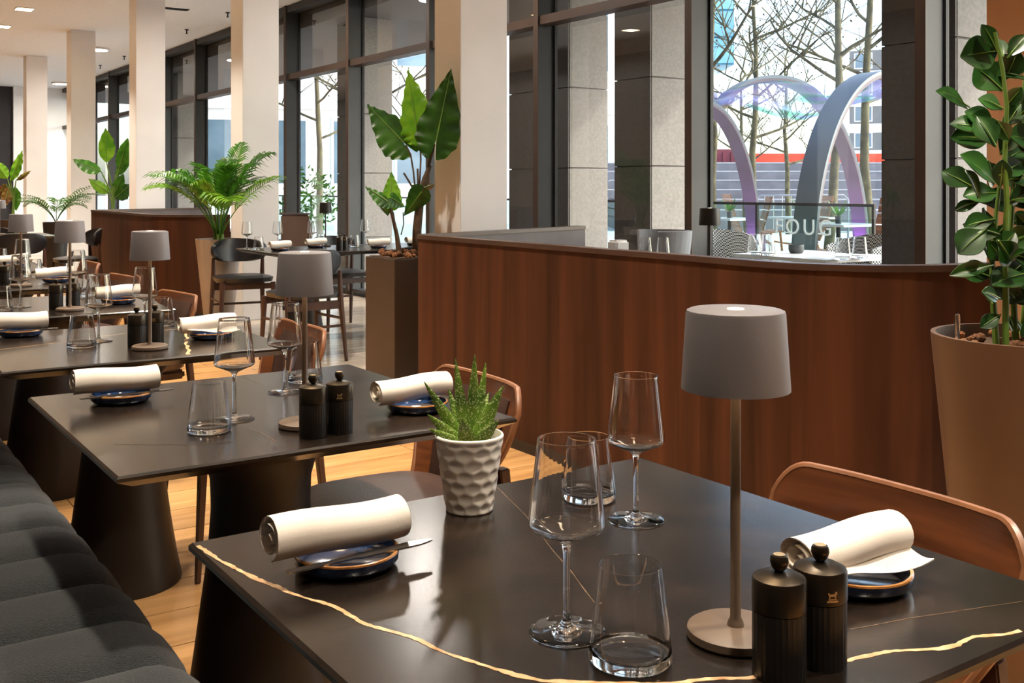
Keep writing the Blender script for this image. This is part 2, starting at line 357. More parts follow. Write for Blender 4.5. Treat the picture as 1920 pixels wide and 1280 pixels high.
MB().box(-.25, .25, -.05, .05, -.012, 0).build('frame', 'frame_grey', v_, bevel=.004)
for i in range(4): MB().box(-.23, .23, -.04 + i * .022, -.03 + i * .022, -.016, -.012).build('slat', 'black_metal', v_)

# ------------------------------------------------------------------ curved wooden booths
def path_booth():
    pts = [(4.36, 5.60), (3.65, 5.36), (2.92, 5.115), (2.835, 5.075), (2.80, 5.02), (2.79, 4.95)]
    yy = 4.6
    while yy > 2.6: pts.append((2.79, yy)); yy -= .25
    for i in range(13):
        a = pi + (pi / 2) * i / 12; pts.append((3.30 + .51 * cos(a), 2.56 + .51 * sin(a)))
    pts.append((3.395, 2.05))
    return [Vector((x_, y_)) for x_, y_ in pts]
def offset(pts, d):
    o_ = []
    for i, p in enumerate(pts):
        t_ = (pts[min(i + 1, len(pts) - 1)] - pts[max(i - 1, 0)]).normalized(); o_.append(p + Vector((t_.y, -t_.x)) * d)
    return o_
def resample(pts, step):
    out = [pts[0]]; acc = 0
    for a, b in zip(pts, pts[1:]):
        n = max(1, round((b - a).length / step))
        for i in range(1, n + 1): out.append(a + (b - a) * i / n)
    return out
def ribbon(pa, pb, z0, z1):
    mb = MB(); n = len(pa); vs_ = []
    for a, b in zip(pa, pb): vs_ += [(a.x, a.y, z0), (a.x, a.y, z1), (b.x, b.y, z1), (b.x, b.y, z0)]
    fs_ = []
    for i in range(n - 1):
        for j in range(4): fs_.append((i * 4 + j, i * 4 + (j + 1) % 4, (i + 1) * 4 + (j + 1) % 4, (i + 1) * 4 + j))
    fs_ += [(0, 1, 2, 3), tuple((n - 1) * 4 + j for j in (3, 2, 1, 0))]
    return mb.add(vs_, fs_)
def booth(label, dy):
    b = thing('booth_partition', label, 'partition', (0, dy, 0), group='curved walnut booth partitions')
    P = resample(path_booth(), .06)
    out_, mid, inn = offset(P, 0), offset(P, -.018), offset(P, -.05)
    if (out_[40].x - inn[40].x) > 0: out_, mid, inn = offset(P, 0), offset(P, .018), offset(P, .05)
    ribbon(mid, inn, 0, .95).build('inner_shell', 'booth_inner', b, smooth=30)
    oo = [p + (p - q).normalized() * .006 for p, q in zip(out_, inn)]; ii = [q + (q - p).normalized() * .006 for p, q in zip(out_, inn)]
    ribbon(oo, ii, .95, .972).build('cap_rail', 'walnut_cap', b, smooth=30)
    ribbon(out_, mid, 0, .05).build('plinth', 'planter_black', b, smooth=30)
    i = 0; W = 7
    while i < len(P) - 1:
        j = min(i + W, len(P) - 1)
        if len(P) - 1 - j < 3: j = len(P) - 1
        ribbon(out_[i:j + 1], mid[i:j + 1], .05, .95).build('panel', 'walnut', b, smooth=30)
        i = j
    return b
booth('curved walnut booth partition beside the front tables', 0)
booth('curved walnut booth partition behind the palm pot', 7.68)

# ------------------------------------------------------------------ bench
bench = thing('banquette', 'dark boucle banquette with channel stitched seat along the tables', 'bench')
MB().box(-.02, .47, -.6, 9.2, .0, .30).build('base', 'black_metal', bench, bevel=.01)
CH = .2135
def channel_mesh():
    def fn(u, v):                                # u across the channel, v from the back over the nose to the underside
        yy = u * CH; puff = (1 - abs(2 * u - 1) ** 4) * .022
        if v < .6: x_, z_, nx, nz = -.02 + (.47 + .02) * v / .6, .435, 0, 1
        else:
            a = (v - .6) / .4 * pi * .95; x_, z_ = .47 + .075 * sin(a), .36 + .075 * cos(a); nx, nz = sin(a), cos(a)
        return (x_ + nx * puff, yy, z_ + nz * puff)
    return MB().grid(fn, 11, 26).mesh('seat_channel', 'boucle', smooth=80)
chm = channel_mesh()
k = -11
while 2.204 + k * CH < 9.0:
    place('seat_channel', chm, bench, (0, 2.204 + k * CH, 0)); k += 1
MB().box(-.24, -.05, -.6, 9.2, 0, .84).build('backrest', 'boucle', bench, bevel=.05, seg=4)

# ------------------------------------------------------------------ prototypes of table, lamp, glasses, mills, plates, napkins
def table_top_mesh(hx, hy):
    mb = MB(); vs_ = []
    for ax, z in ((0, .75), (.004, .746), (.004, .740), (-.03, .722), (-.06, .72)):
        vs_ += [(-hx - ax, -hy - ax, z), (hx + ax, -hy - ax, z), (hx + ax, hy + ax, z), (-hx - ax, hy + ax, z)]
    fs_ = [(0, 1, 2, 3), (19, 18, 17, 16)]
    for i in range(4):
        for j in range(4): fs_.append((i * 4 + j, (i + 1) * 4 + j, (i + 1) * 4 + (j + 1) % 4, i * 4 + (j + 1) % 4))
    return mb.add(vs_, fs_).mesh('tabletop', 'marble', smooth=20)
top_me = table_top_mesh(.398, .398)
ped_me = MB().lathe([(0, 0), (.178, 0), (.18, .008), (.165, .08), (.146, .2), (.128, .33), (.112, .45), (.106, .54), (.108, .60), (.122, .65), (.16, .692), (.22, .715), (.22, .722), (0, .722)], 40).mesh('pedestal', 'pedestal', smooth=50)
def ribbon_flat(pts, wid, seed, step=.006):
    rr = random.Random(seed); P = resample([Vector(p) for p in pts], step); L, Rr = [], []
    for i, p in enumerate(P):
        t_ = (P[min(i + 1, len(P) - 1)] - P[max(i - 1, 0)]).normalized(); n = Vector((t_.y, -t_.x))
        ww = wid * (.7 + .6 * mnoise.noise(Vector((i * .13, seed, 0)))) ; ww = max(ww, wid * .25)
        off = n * wid * .8 * mnoise.noise(Vector((i * .09, seed + 5, 1)))
        L.append(p + off + n * ww * (.5 + rr.uniform(-.16, .16))); Rr.append(p + off - n * ww * (.5 + rr.uniform(-.16, .16)))
    vs_ = []; fs_ = []
    for a, b in zip(L, Rr): vs_ += [(a.x, a.y, .7499), (a.x, a.y, .75035), (b.x, b.y, .75035), (b.x, b.y, .7499)]
    for i in range(len(L) - 1):
        for j in range(4): fs_.append((i * 4 + j, i * 4 + (j + 1) % 4, i * 4 + 4 + (j + 1) % 4, i * 4 + 4 + j))
    fs_ += [(0, 1, 2, 3), tuple(len(vs_) - 4 + j for j in (3, 2, 1, 0))]
    return MB().add(vs_, fs_)
TX, TY0, PITCH = .84, 1.018, 1.19
def ty(k): return TY0 + PITCH * k
TD = ['front table', 'second table', 'third table', 'fourth table', 'fifth table', 'sixth table']
tables = []
for k in range(6):
    t_ = thing('dining_table', ['square dark marble table with the succulent, nearest the camera', 'square dark marble table, second from the camera along the bench',
               'square dark marble table, third along the bench, with a thin cream vein', 'square dark marble table, fourth along the bench', 'square dark marble table, fifth along the bench',
               'square dark marble table at the far end of the bench'][k], 'table', (TX, ty(k), 0), group='square tables along the bench')
    place('tabletop', top_me, t_); place('pedestal', ped_me, t_); tables.append(t_)
def vein(k, pts, wid, seed, material='vein'):
    ribbon_flat([(x_ - TX, y_ - ty(k)) for x_, y_ in pts], wid, seed).build('marble_vein', material, tables[k], smooth=0)
vein(0, [(.444, 1.400), (.450, 1.333), (.466, 1.241), (.500, 1.128), (.537, .99), (.569, .892), (.600, .828), (.68, .765), (.764, .722), (.884, .690), (.948, .670), (1.008, .650), (1.04, .649), (1.069, .637), (1.095, .628)], .0085, 3)
vein(0, [(.926, 1.40), (.883, 1.262), (.828, 1.121), (.801, 1.046), (.762, .949)], .0010, 5, 'vein_pale')
vein(0, [(.946, .736), (1.021, .719), (1.177, .673), (1.23, .66)], .0010, 9, 'vein_pale')
vein(1, [(.745, 2.03), (.75, 1.955), (.748, 1.89)], .0022, 12, 'vein_pale')
vein(1, [(.49, 2.04), (.60, 1.96), (.68, 1.93)], .0009, 14, 'vein_pale')
vein(1, [(.934, 2.59), (.935, 2.42)], .0010, 15, 'vein_pale')
vein(2, [(.445, 3.41), (.56, 3.44), (.696, 3.485), (.80, 3.53), (.901, 3.577), (1.088, 3.576)], .004, 21)
vein(2, [(1.135, 3.77), (1.09, 3.58), (1.04, 3.40), (.988, 3.219), (.93, 3.015)], .013, 23)

def lamp_proto(shade_m, base_m, label, sc=1.0):
    t_ = thing('table_lamp', label, 'lamp')
    MB().lathe([(0, 0), (.050, 0), (.052, .003), (.051, .010), (.047, .0125), (0, .0135)], 40).build('base', base_m, t_)
    MB().lathe([(0, .012), (.0095, .012), (.008, .018), (.0058, .022), (.0052, .30), (0, .30)], 16).build('stem', base_m, t_)
    sh = MB().lathe([(0, .350), (.048, .350), (.0515, .3485), (.0525, .345), (.0575, .268), (.0575, .265), (.0562, .265), (.0512, .343), (.047, .345), (0, .345)], 48).build('lamp_shade', shade_m, t_)
    MB().lathe([(0, .3502), (.009, .3502), (.009, .3508), (0, .3508)], 20).build('top_led', 'led', sh)
    MB().lathe([(0, .318), (.0490, .318), (.049, .322), (0, .322)], 24).build('diffuser', 'led', t_)
    return t_
def lamp_light(t_, e=.11):
    d = bpy.data.lights.new('lamp_glow', 'AREA'); d.shape = 'DISK'; d.size = .08; d.energy = e; d.color = (1, .72, .45)
    o_ = bpy.data.objects.new('lamp_glow', d); COL.objects.link(o_); o_.parent = t_; o_.location = (0, 0, .315)
lamp0 = lamp_proto('taupe', 'taupe_base', 'taupe table lamp with drum shade on the front table')
# glasses
def arc(c, r0, a0, a1, n, sq=1.0): return [(c[0] + r0 * cos(radians(a0 + (a1 - a0) * i / n)), c[1] + sq * r0 * sin(radians(a0 + (a1 - a0) * i / n))) for i in range(n + 1)]
wine_prof = ([(0, 0), (.0395, 0)] + arc((.0398, .0011), .0011, -90, 70, 5) + [(.036, .0030), (.028, .0036), (.019, .0046), (.012, .0060), (.008, .0080), (.0056, .0115), (.0043, .017), (.0038, .026), (.0036, .040), (.0036, .075), (.0038, .085), (.0045, .0915), (.0060, .0955), (.0090, .0985), (.014, .1010), (.021, .1040), (.028, .1072)]
             + arc((.0335, .1175), .0080, -52, 8, 6) + [(.0400, .134), (.0320, .2040), (.03165, .2080)] + arc((.0311, .2085), .0005, 0, 180, 6) + [(.03075, .2080), (.0311, .2040), (.0391, .134)] + list(reversed(arc((.0334, .1176), .0071, -52, 8, 6)))
             + [(.0275, .1086), (.0205, .1056), (.0135, .1030), (.007, .1012), (.003, .1006), (0, .1005)])
wine_me = MB().lathe(wine_prof, 40).mesh('bowl', 'crystal', smooth=32, merge=True)
tum_prof = ([(0, 0), (.036, 0)] + arc((.0375, .0050), .0050, -80, 0, 6) + [(.0424, .010), (.0414, .018), (.0324, .090), (.0318, .0960)] + arc((.0312, .0967), .0005, 0, 180, 6) + [(.0308, .0960), (.0314, .090), (.0403, .018), (.0408, .0145)]
            + [(.0400, .0118), (.0375, .0100), (.033, .0090), (.024, .0084), (.012, .0081), (0, .0080)])
tum_me = MB().lathe(tum_prof, 40).mesh('tumbler', 'crystal', smooth=32, merge=True)
# mills
def mill_proto(label, emblem=False):
    t_ = thing('pepper_mill', label, 'mill')
    mb = MB(); n = 60
    mb.lathe([(0, 0), (.0255, 0), (.0262, .002), (.0262, .072), (0, .072)], n, fn=lambda r, z, a: r - (.0005 if (r > .02 and int(round(a / (2 * pi) * n)) % 2) else 0))
    mb.build('body', 'mill_body', t_, smooth=20)
    MB().lathe([(0, .073), (.0264, .073), (.0266, .075), (.0266, .1045), (.0255, .107), (.018, .111), (.006, .1135), (0, .1135)], 40).build('cap', 'mill_cap', t_, smooth=24)
    kb = MB().lathe([(0, .113), (.0045, .114), (.0075, .118), (.0092, .124), (.0088, .1285), (.0075, .131), (0, .1315)], 20).build('knob', 'mill_cap', t_)
    MB().lathe([(0, .1314), (.0058, .1314), (.0058, .1320), (0, .1320)], 16).build('stamp', 'gold', kb)
    if emblem:
        e = MB()                                  # small maker's crest: an animal over two bars
        for (u0, u1, v0, v1) in ((-.0035, .004, .0065, .009), (-.0035, -.0022, .0045, .007), (.0026, .004, .0045, .007), (.003, .0052, .0085, .0112), (-.0042, -.0030, .008, .0105), (-.004, .0045, .0026, .0038), (-.0055, .006, 0, .0016)):
            e.box(u0, u1, -.0270, -.0262, .078 + v0, .078 + v1)
        o_ = e.build('emblem', 'gold', t_, smooth=0); o_.rotation_euler.z = radians(-25)
    return t_
millA = mill_proto('dark ridged mill nearest the lamp on the front table'); millB = mill_proto('dark ridged mill with gold crest on the front table', True)
millA.scale = (1, 1, .9); millB.scale = (1, 1, .9)
# plate
plate0 = thing('side_plate', 'round blue glazed plate under a napkin', 'plate')
MB().lathe([(0, .001), (.052, .001), (.060, .003), (.0655, .009), (.0665, .0195), (.0655, .0195), (.0640, .0200), (.0625, .0195), (.0615, .010), (.055, .006), (0, .005)], 48).build('dish', 'plate_blue', plate0)
MB().lathe([(.0622, .0190), (.0624, .0206), (.0645, .0214), (.0664, .0206), (.0668, .0185), (.0655, .0188)], 48, loop=True).build('rim', 'plate_rim', plate0)
# napkin
def napkin_mesh(L, R, seed, turns=2.4):
    n = 54
    def path(i):
        f_ = i / n; th = f_ * turns * 2 * pi; r = .005 + (R - .005) * f_ ** .8
        return th, r
    ths = [path(i) for i in range(n + 1)]
    loop = [(th, r) for th, r in ths] + [(th, r - .0016) for th, r in reversed(ths)]
    th_end = ths[-1][0]
    def fn(u, v):
        i = min(int(round(u * len(loop))), len(loop)) % len(loop); th, r = loop[i]
        x_ = (v - .5) * L * (1 + .012 * sin(th * 1.3 + seed)); a = th - th_end - pi * .62
        rr = r * (1 + .05 * mnoise.noise(Vector((x_ * 14, cos(th), seed))) * (r / R))
        return (x_, rr * cos(a) * 1.06, R * .92 + rr * sin(a) * .92 + .003 * sin(v * pi * 1.5 + seed))
    return MB().grid(fn, len(loop), 12, closed_u=True).mesh('napkin', 'cloth', smooth=70)
napA = napkin_mesh(.182, .0315, 1.0); napB = napkin_mesh(.175, .030, 4.2)
flap = MB().grid(lambda u, v: ((u - .5) * .165 + .02 * v, -.012 - .030 * v + .006 * sin(u * 5), .008 + .010 * (1 - v) ** 2 + .008 * sin(u * 4 + v * 2) * v - .004 * v), 14, 6)
flap_me = flap.mesh('loose_fold', 'cloth', smooth=70, solid=.002)
knife_me = MB().grid(lambda u, v: ((u - .5) * .20, (v - .5) * (.016 if u > .45 else .010) * (1 if u < .86 else max(.2, 1 - ((u - .86) / .14) ** 2 * .8)), .0), 22, 3).mesh('knife', 'steel', smooth=40, solid=.0022)

def unit(name, me, label, cat, loc, rz=0, group=None):
    return tag(place(name, me, None, loc, rz), label, cat, group)
ZT = .7502
used = set()
def put(proto, label, loc, rz=0, group=None):
    if id(proto) in used: return dup(proto, label, loc, rz, group)
    used.add(id(proto)); proto.location = loc; proto.rotation_euler = (0, 0, rz); proto['label'] = label
    if group: proto['group'] = group
    return proto
side = {0: ('by the bench', 'by the window side'), }
for k in range(6):
    td = 'the ' + TD[k]; dy = PITCH * k; J = (lambda s_: RN.uniform(-s_, s_)) if k > 1 else (lambda s_: 0)
    L = put(lamp0, 'taupe table lamp with drum shade on %s' % td, [(.828, .792, ZT), (.844, 1.979, ZT), (.868, 3.185, ZT), (.881, 4.353, ZT), (.90, 5.55, ZT), (.88, 6.75, ZT)][k], group='taupe lamps on the bench tables')
    lamp_light(L)
    wA = [(.687, .904), (.749, 2.120), (.778, 3.429), (.74, 4.58), (.74, 5.72), (.72, 6.9)][k]
    wB = [(1.001, 1.152), (.947, 2.334), (.975, 3.64), (1.00, 4.80), (.98, 6.0), (1.0, 7.2)][k]
    tA = [(.700, .814), (.672, 2.046), (.710, 3.343), (.66, 4.50), (.66, 5.66), (.66, 6.85)][k]
    tB = [(1.009, 1.272), (1.04, 2.435), (1.05, 3.70), (1.07, 4.86), (1.05, 6.06), (1.06, 7.25)][k]
    unit('wine_glass', wine_me, 'clear wine glass on the bench side of %s' % td, 'wine glass', (wA[0], wA[1], ZT), group='wine glasses on the bench tables')
    unit('wine_glass', wine_me, 'clear wine glass on the window side of %s' % td, 'wine glass', (wB[0], wB[1], ZT), group='wine glasses on the bench tables')
    unit('water_tumbler', tum_me, 'clear tapered tumbler on the bench side of %s' % td, 'tumbler', (tA[0], tA[1], ZT), group='tumblers on the bench tables')
    unit('water_tumbler', tum_me, 'clear tapered tumbler on the window side of %s' % td, 'tumbler', (tB[0], tB[1], ZT), group='tumblers on the bench tables')
    mA = [(.800, .707), (.822, 1.888), (.848, 3.255), (.845, 4.43), (.84, 5.63), (.82, 6.635)][k]
    mB_ = [(.856, .703), (.880, 1.893), (.912, 3.29), (.912, 4.45), (.90, 5.66), (.88, 6.635)][k]
    put(millA, 'plain dark ridged mill on %s, on the bench side of its pair' % td, (mA[0], mA[1], ZT), group='mills on the bench tables')
    put(millB, 'dark ridged mill on %s, on the window side of its pair' % td, (mB_[0], mB_[1], ZT), group='mills on the bench tables')
    pA = [(.578, 1.222), (.603, 2.442), (.600, 3.70), (.60, 4.86), (.60, 6.05), (.60, 7.25)][k]
    pB = [(1.061, .818), (1.105, 1.985), (1.09, 3.30), (1.10, 4.50), (1.09, 5.70), (1.09, 6.9)][k]
    for who, (px_, py_), rz, me in (('bench', pA, [.02, .0, -.03, .05, 0, .1][k], napA), ('window', pB, [-.03, .03, .0, .06, -.04, 0][k], napB)):
        put(plate0, 'round blue glazed plate on the %s side of %s' % (who, td), (px_, py_, ZT), RN.uniform(0, 6), 'blue plates under the napkins')
        nk = thing('napkin', 'rolled white cloth napkin on the %s side of %s' % (who, td), 'napkin', (px_ - .012, py_ + .004, ZT + .0225), rz, 'rolled white napkins')
        place('roll', me, nk)
        if who == 'window' and k in (0, 2): place('loose_fold', flap_me, nk)
        if who == 'bench' and k < 3:
            unit('table_knife', knife_me, 'steel table knife under the napkin on %s' % td, 'knife', (px_ + .005, py_ - .036, ZT + .0228), rz, 'steel knives beside the napkins')

# succulent
pot = thing('succulent_pot', 'white dimpled ceramic pot on the front table', 'plant pot', (.829, 1.330, ZT))
def dimple(r, z, a):
    if r < .03 or z > .106 or z < .004: return r
    rowh = .0165; i = math.floor(z / rowh); n = 11; ph = (i % 2) * .5
    u = (a / (2 * pi) * n + ph) % 1 - .5; v = z / rowh - i - .5
    return r - .0026 * max(0, 1 - (u * u + v * v) * 3.6)
prof = [(0, .0), (.034, 0)] + [(.0352 + .0158 * (i / 40) ** .9, .002 + .106 * i / 40) for i in range(41)] + [(.0512, .111), (.0500, .1130), (.0478, .1130), (.0470, .110), (.045, .096), (0, .096)]
def dim2(r, z, a): return dimple(r, z, a) if r > .0345 and z < .107 and r > .0350 + .0150 * (z / .108) - .002 else r
MB().lathe(prof, 132, fn=dim2).build('pot', 'ceramic', pot, smooth=70)
MB().lathe([(0, .098), (.0455, .0965), (.0455, .09), (0, .09)], 24).build('soil', 'soil', pot)
suc = thing('succulent', 'spiky spotted green succulent in the white dimpled pot', 'succulent', (.829, 1.330, ZT + .097))
SPX = 1255.0
RV, DV = Vector((CY, -SY, 0)), Vector((SY, CY, 0))
def suc_leaf(tipx, tipy, dep, wid, base=(0, 0), bow=.0):
    tip = RV * ((tipx - 880) / SPX) + DV * dep + Vector((0, 0, (828 - tipy) / SPX + .002)); b = RV * base[0] + DV * base[1] + Vector((0, 0, .002))
    d = tip - b; L = d.length; side_ = d.cross(DV if abs(d.normalized().dot(DV)) < .85 else RV).normalized(); nrm = side_.cross(d).normalized()
    def fn(u, v):
        a = 2 * pi * u; wv = 1.28 * wid * (1 - v) ** .75 * (.72 + .55 * v if v < .5 else 1.0) ; wv = max(wv, .0004)
        c = b + d * v + Vector((0, 0, 1)) * (-bow * L * 4 * v * (1 - v))
        return c + side_ * cos(a) * wv + nrm * sin(a) * wv * (.42 if sin(a) > 0 else .30)
    MB().grid(fn, 10, 12, closed_u=True).build('leaf', 'succulent', suc, smooth=60)
for a in ((853, 672, .012, .0105, (-.006, .006)), (890, 663, .006, .0115, (.003, .008)), (910, 682, .022, .010, (.008, .012)), (943, 722, .004, .0135, (.008, .002)), (795, 714, .002, .011, (-.010, .004)),
          (803, 770, -.016, .011, (-.012, -.006)), (806, 795, -.02, .009, (-.014, -.01)), (935, 780, -.022, .0125, (.010, -.008)), (868, 773, -.040, .0150, (0, -.012)), (925, 800, .03, .010, (.012, .012)), (838, 735, .035, .010, (-.008, .014)), (915, 745, .045, .010, (.008, .016))):
    suc_leaf(*a)

# ------------------------------------------------------------------ bucket chairs on the window side of the bench tables (each faces the bench)
def bucket_chair(label, padded):
    t_ = thing('bucket_chair', label, 'chair')
    def shell(s_, v):                            # shallow curved back, wide at the top, narrowing to the seat; local +x points away from the table
        a = abs(s_); k_ = min(1, v * 1.25); k_ = k_ * k_ * (3 - 2 * k_); hw = .165 + .075 * k_
        top = .738 + .010 * a * a - .055 * max(0, (a - .74) / .26) ** 2.2; low = .43 + .02 * a * a
        z_ = low + (top - low) * v
        return Vector((-.005 + .095 * v - .062 * a ** 2.2, hw * s_ * (1 - .03 * a ** 8), z_))
    def solid(th, f0, f1, vlo, vhi, nu=40, nv=12):
        def inner(s_, v):
            p = shell(s_, v); n = Vector((.35, p.y * .9, 0)).normalized(); return p - n * th
        loop = [(0, j / (nv - 1)) for j in range(nv)] + [(1, 1 - j / (nv - 1)) for j in range(nv)]
        def fn(u, w_):
            s_ = f0 + (f1 - f0) * u; k_, v = loop[min(int(round(w_ * (len(loop)))), len(loop)) % len(loop)]
            v = vlo + (vhi - vlo) * v
            return shell(s_, v) if k_ == 0 else inner(s_, v)
        mb = MB(); n = len(loop)
        vs_ = [fn(i / (nu - 1), j / n) for i in range(nu) for j in range(n)]; fs_ = []
        for i in range(nu - 1):
            for j in range(n): fs_.append((i * n + j, i * n + (j + 1) % n, (i + 1) * n + (j + 1) % n, (i + 1) * n + j))
        fs_ += [tuple(range(n)), tuple((nu - 1) * n + j for j in range(n - 1, -1, -1))]
        return mb.add(vs_, fs_)
    solid(.014, -1, 1, 0, 1).build('shell', 'chair_wood', t_, smooth=50)
    # raised lighter edge along the shell's top
    pts = [shell(-1 + 2 * i / 48, 1.0) for i in range(49)]; pts = [p - Vector((.35, p.y * .9, 0)).normalized() * .007 + Vector((0, 0, .0005)) for p in pts]
    low_ = [shell(sg, v / 10) for sg in (1,) for v in range(9, -1, -1)]; lo2 = [shell(-1, v / 10) for v in range(10)]
    ring = lo2 + [shell(-1 + 2 * i / 48, 1.0) for i in range(49)] + low_
    ring = [p - Vector((.35, p.y * .9, 0)).normalized() * .007 for p in ring]
    MB().tube(ring, .0078, 8).build('edge_band', 'chair_edge', t_)
    def pad(u, v):
        s_ = -.72 + 1.44 * u; p = shell(s_, .06 + .84 * v); n = Vector((.35, p.y * .9, 0)).normalized()
        b_ = (1 - abs(2 * u - 1) ** 6) * (1 - abs(2 * v - 1) ** 6)
        return p - n * (.0145 + .012 * b_)
    if padded: MB().grid(pad, 24, 10).build('back_pad', 'leather', t_, smooth=70, solid=.003)
    def seat(u, v):
        r = v; a = 2 * pi * u; x_ = -.20 + .225 * r * math.copysign(abs(cos(a)) ** .6, cos(a)); y_ = .225 * r * math.copysign(abs(sin(a)) ** .6, sin(a))
        return (x_, y_, .465 - .03 * r ** 4)
    MB().grid(seat, 32, 8, closed_u=True).build('seat', 'leather', t_, smooth=70, solid=.03, merge=True)
    MB().box(-.38, .0, -.18, .18, .385, .425).build('seat_frame', 'leg_wood', t_, bevel=.01)
    for sx, sy in ((-.36, -.19), (-.36, .19), (.0, -.20), (.0, .20)):
        MB().tube([(sx, sy * .95, .43 if sx < -.1 else .56), (sx + (-.03 if sx < -.1 else .05), sy * 1.12, 0)], [.024, .014], 4, flat=.8).build('leg', 'leg_wood', t_, bevel=.003)
    return t_
bc = bucket_chair('curved walnut bucket chair with bare wooden back at the front table', False)
bc.location = (1.41, 1.045, 0)
bp_ = bucket_chair('curved walnut bucket chair at the second table', True)
for k in range(1, 6):
    (dup if k > 1 else (lambda o_, l_, p_, r_, g_: put(o_, l_, p_, r_, g_)))(bp_, 'curved walnut bucket chair with padded back at the %s' % TD[k], (1.40 + [0, .0, .02, 0, .03, .12][k], [0, 2.275, 3.46, 4.83, 5.95, 7.1][k], 0), [0, -.05, .0, .12, .1, 0][k], 'bucket chairs facing the bench')
bc['group'] = 'bucket chairs facing the bench'

# ------------------------------------------------------------------ table between the booths with slim chairs
mt = thing('dining_table', 'long dark table between the two booths, near the windows', 'table', (3.66, 7.63, 0))
place('tabletop', table_top_mesh(.80, .42), mt)
for x_ in (-.42, .42): place('pedestal', ped_me, mt, (x_, 0, 0))
def slim_chair(label):                           # faces +y; back at -y
    t_ = thing('slim_chair', label, 'chair')
    def back(u, v):
        a = (u - .5) * 2; x_ = .235 * a; y_ = -.235 + .11 * a * a + .02 * (.5 - v); rr = 1 - .10 * (abs(2 * v - 1) ** 3)
        z_ = .60 + .195 * v * (1 - .18 * abs(a) ** 4) + .04 * abs(a) ** 4 * (1 - v)
        return (x_ * rr, y_, z_)
    MB().grid(back, 22, 8).build('backrest', 'leather_black', t_, smooth=70, solid=.028, bevel=0)
    def seat(u, v):
        a = 2 * pi * u; return (.225 * v * math.copysign(abs(cos(a)) ** .55, cos(a)), .215 * v * math.copysign(abs(sin(a)) ** .55, sin(a)), .475 - .018 * v ** 4)
    MB().grid(seat, 28, 7, closed_u=True).build('seat', 'leather_black', t_, smooth=70, solid=.035, merge=True)
    for sx in (-1, 1):
        MB().tube([(sx * .205, .185, .455), (sx * .225, .205, 0)], [.021, .013], 8).build('leg', 'leg_wood', t_)
        MB().tube([(sx * .205, -.165, .64), (sx * .205, -.175, .44), (sx * .225, -.225, 0)], [.014, .021, .013], 8).build('leg', 'leg_wood', t_)
        MB().tube([(sx * .215, .195, .30), (sx * .215, -.19, .30)], .010, 6).build('stretcher', 'leg_wood', t_)
    MB().box(-.20, .20, .17, .195, .40, .445).build('apron', 'leg_wood', t_, bevel=.004)
    MB().box(-.205, .205, -.19, -.165, .37, .43).build('apron', 'leg_wood', t_, bevel=.004)
    MB().tube([(-.21, -.19, .25), (.21, -.19, .25)], .010, 6).build('stretcher', 'leg_wood', t_)
    return t_
sc_ = slim_chair('slim black leather chair with its back to the front tables'); G = 'slim chairs at the long table'; sc_['group'] = G
sc_.location = (2.98, 7.02, 0); sc_.rotation_euler.z = .08
dup(sc_, 'slim black leather chair nearest the tall palm pot', (3.06, 8.46, 0), pi - .12, G)
dup(sc_, 'slim black leather chair across the long table, seen under its edge', (3.95, 8.48, 0), pi + .05, G)
dup(sc_, 'slim black leather chair half hidden behind the box planter', (3.80, 6.98, 0), -.05, G)
ft = dup(tables[3], 'dark square table beyond the bench near the far booth', (1.75, 11.6, 0)); ft['group'] = 'far tables'
for i, (x_, y_, rz, lab) in enumerate(((1.75, 10.95, 0, 'slim black chair at the far table, back to the camera'), (2.42, 11.6, pi / 2, 'slim black chair at the far table, beside the far booth'), (1.75, 12.3, pi, 'slim black chair on the far side of the far table'))):
    dup(sc_, lab, (x_, y_, 0), rz, 'slim chairs at the far table')
put(lamp0, 'taupe table lamp on the far table beyond the bench', (1.70, 11.7, ZT))
ld = lamp_proto('lamp_black', 'lamp_black', 'black table lamp on the long table'); ld.location = (3.55, 7.90, ZT); ld.scale = (.86, .86, 1.02); lamp_light(ld, .12)
lb = dup(ld, 'black table lamp inside the near booth before the window', (0, 0, 0)); lb.scale = (1, 1, 1.06)
p = at(1331, 500, 5.52); lb.location = (p.x, p.y, ZT)
bt = dup(tables[3], 'dark square table inside the near booth', (p.x - .05, p.y - .12, 0)); del bt['group']
dup(tables[3], 'dark square table inside the far booth', (4.0, 11.6, 0)).pop('group', None)
for i, (px, py, what) in enumerate(((430, 463, 'W'), (485, 468, 'T'), (506, 462, 'W'), (580, 461, 'W'), (602, 461, 'T'), (682, 458, 'W'), (665, 463, 'T'))):
    d = .48 * FPX / (py - HORIZ); q = at(px, py, d)
    if not (2.9 < q.x < 4.4 and 7.25 < q.y < 8.0): q = Vector((min(max(q.x, 2.92), 4.38), min(max(q.y, 7.3), 7.98), 0))
    ordn = ('first', 'second', 'third', 'fourth')[[0, 0, 1, 2, 1, 3, 2][i]]
    if what == 'W': unit('wine_glass', wine_me, 'clear wine glass on the long table, %s counting from the palm' % ordn, 'wine glass', (q.x, q.y, ZT), group='glasses on the long table')
    else: unit('water_tumbler', tum_me, 'clear tumbler on the long table, %s counting from the palm' % ordn, 'tumbler', (q.x, q.y, ZT), group='glasses on the long table')
put(millA, 'dark mill on the long table, nearer the palm', (3.45, 7.42, ZT)); put(millB, 'dark mill on the long table, nearer the windows', (3.51, 7.46, ZT))
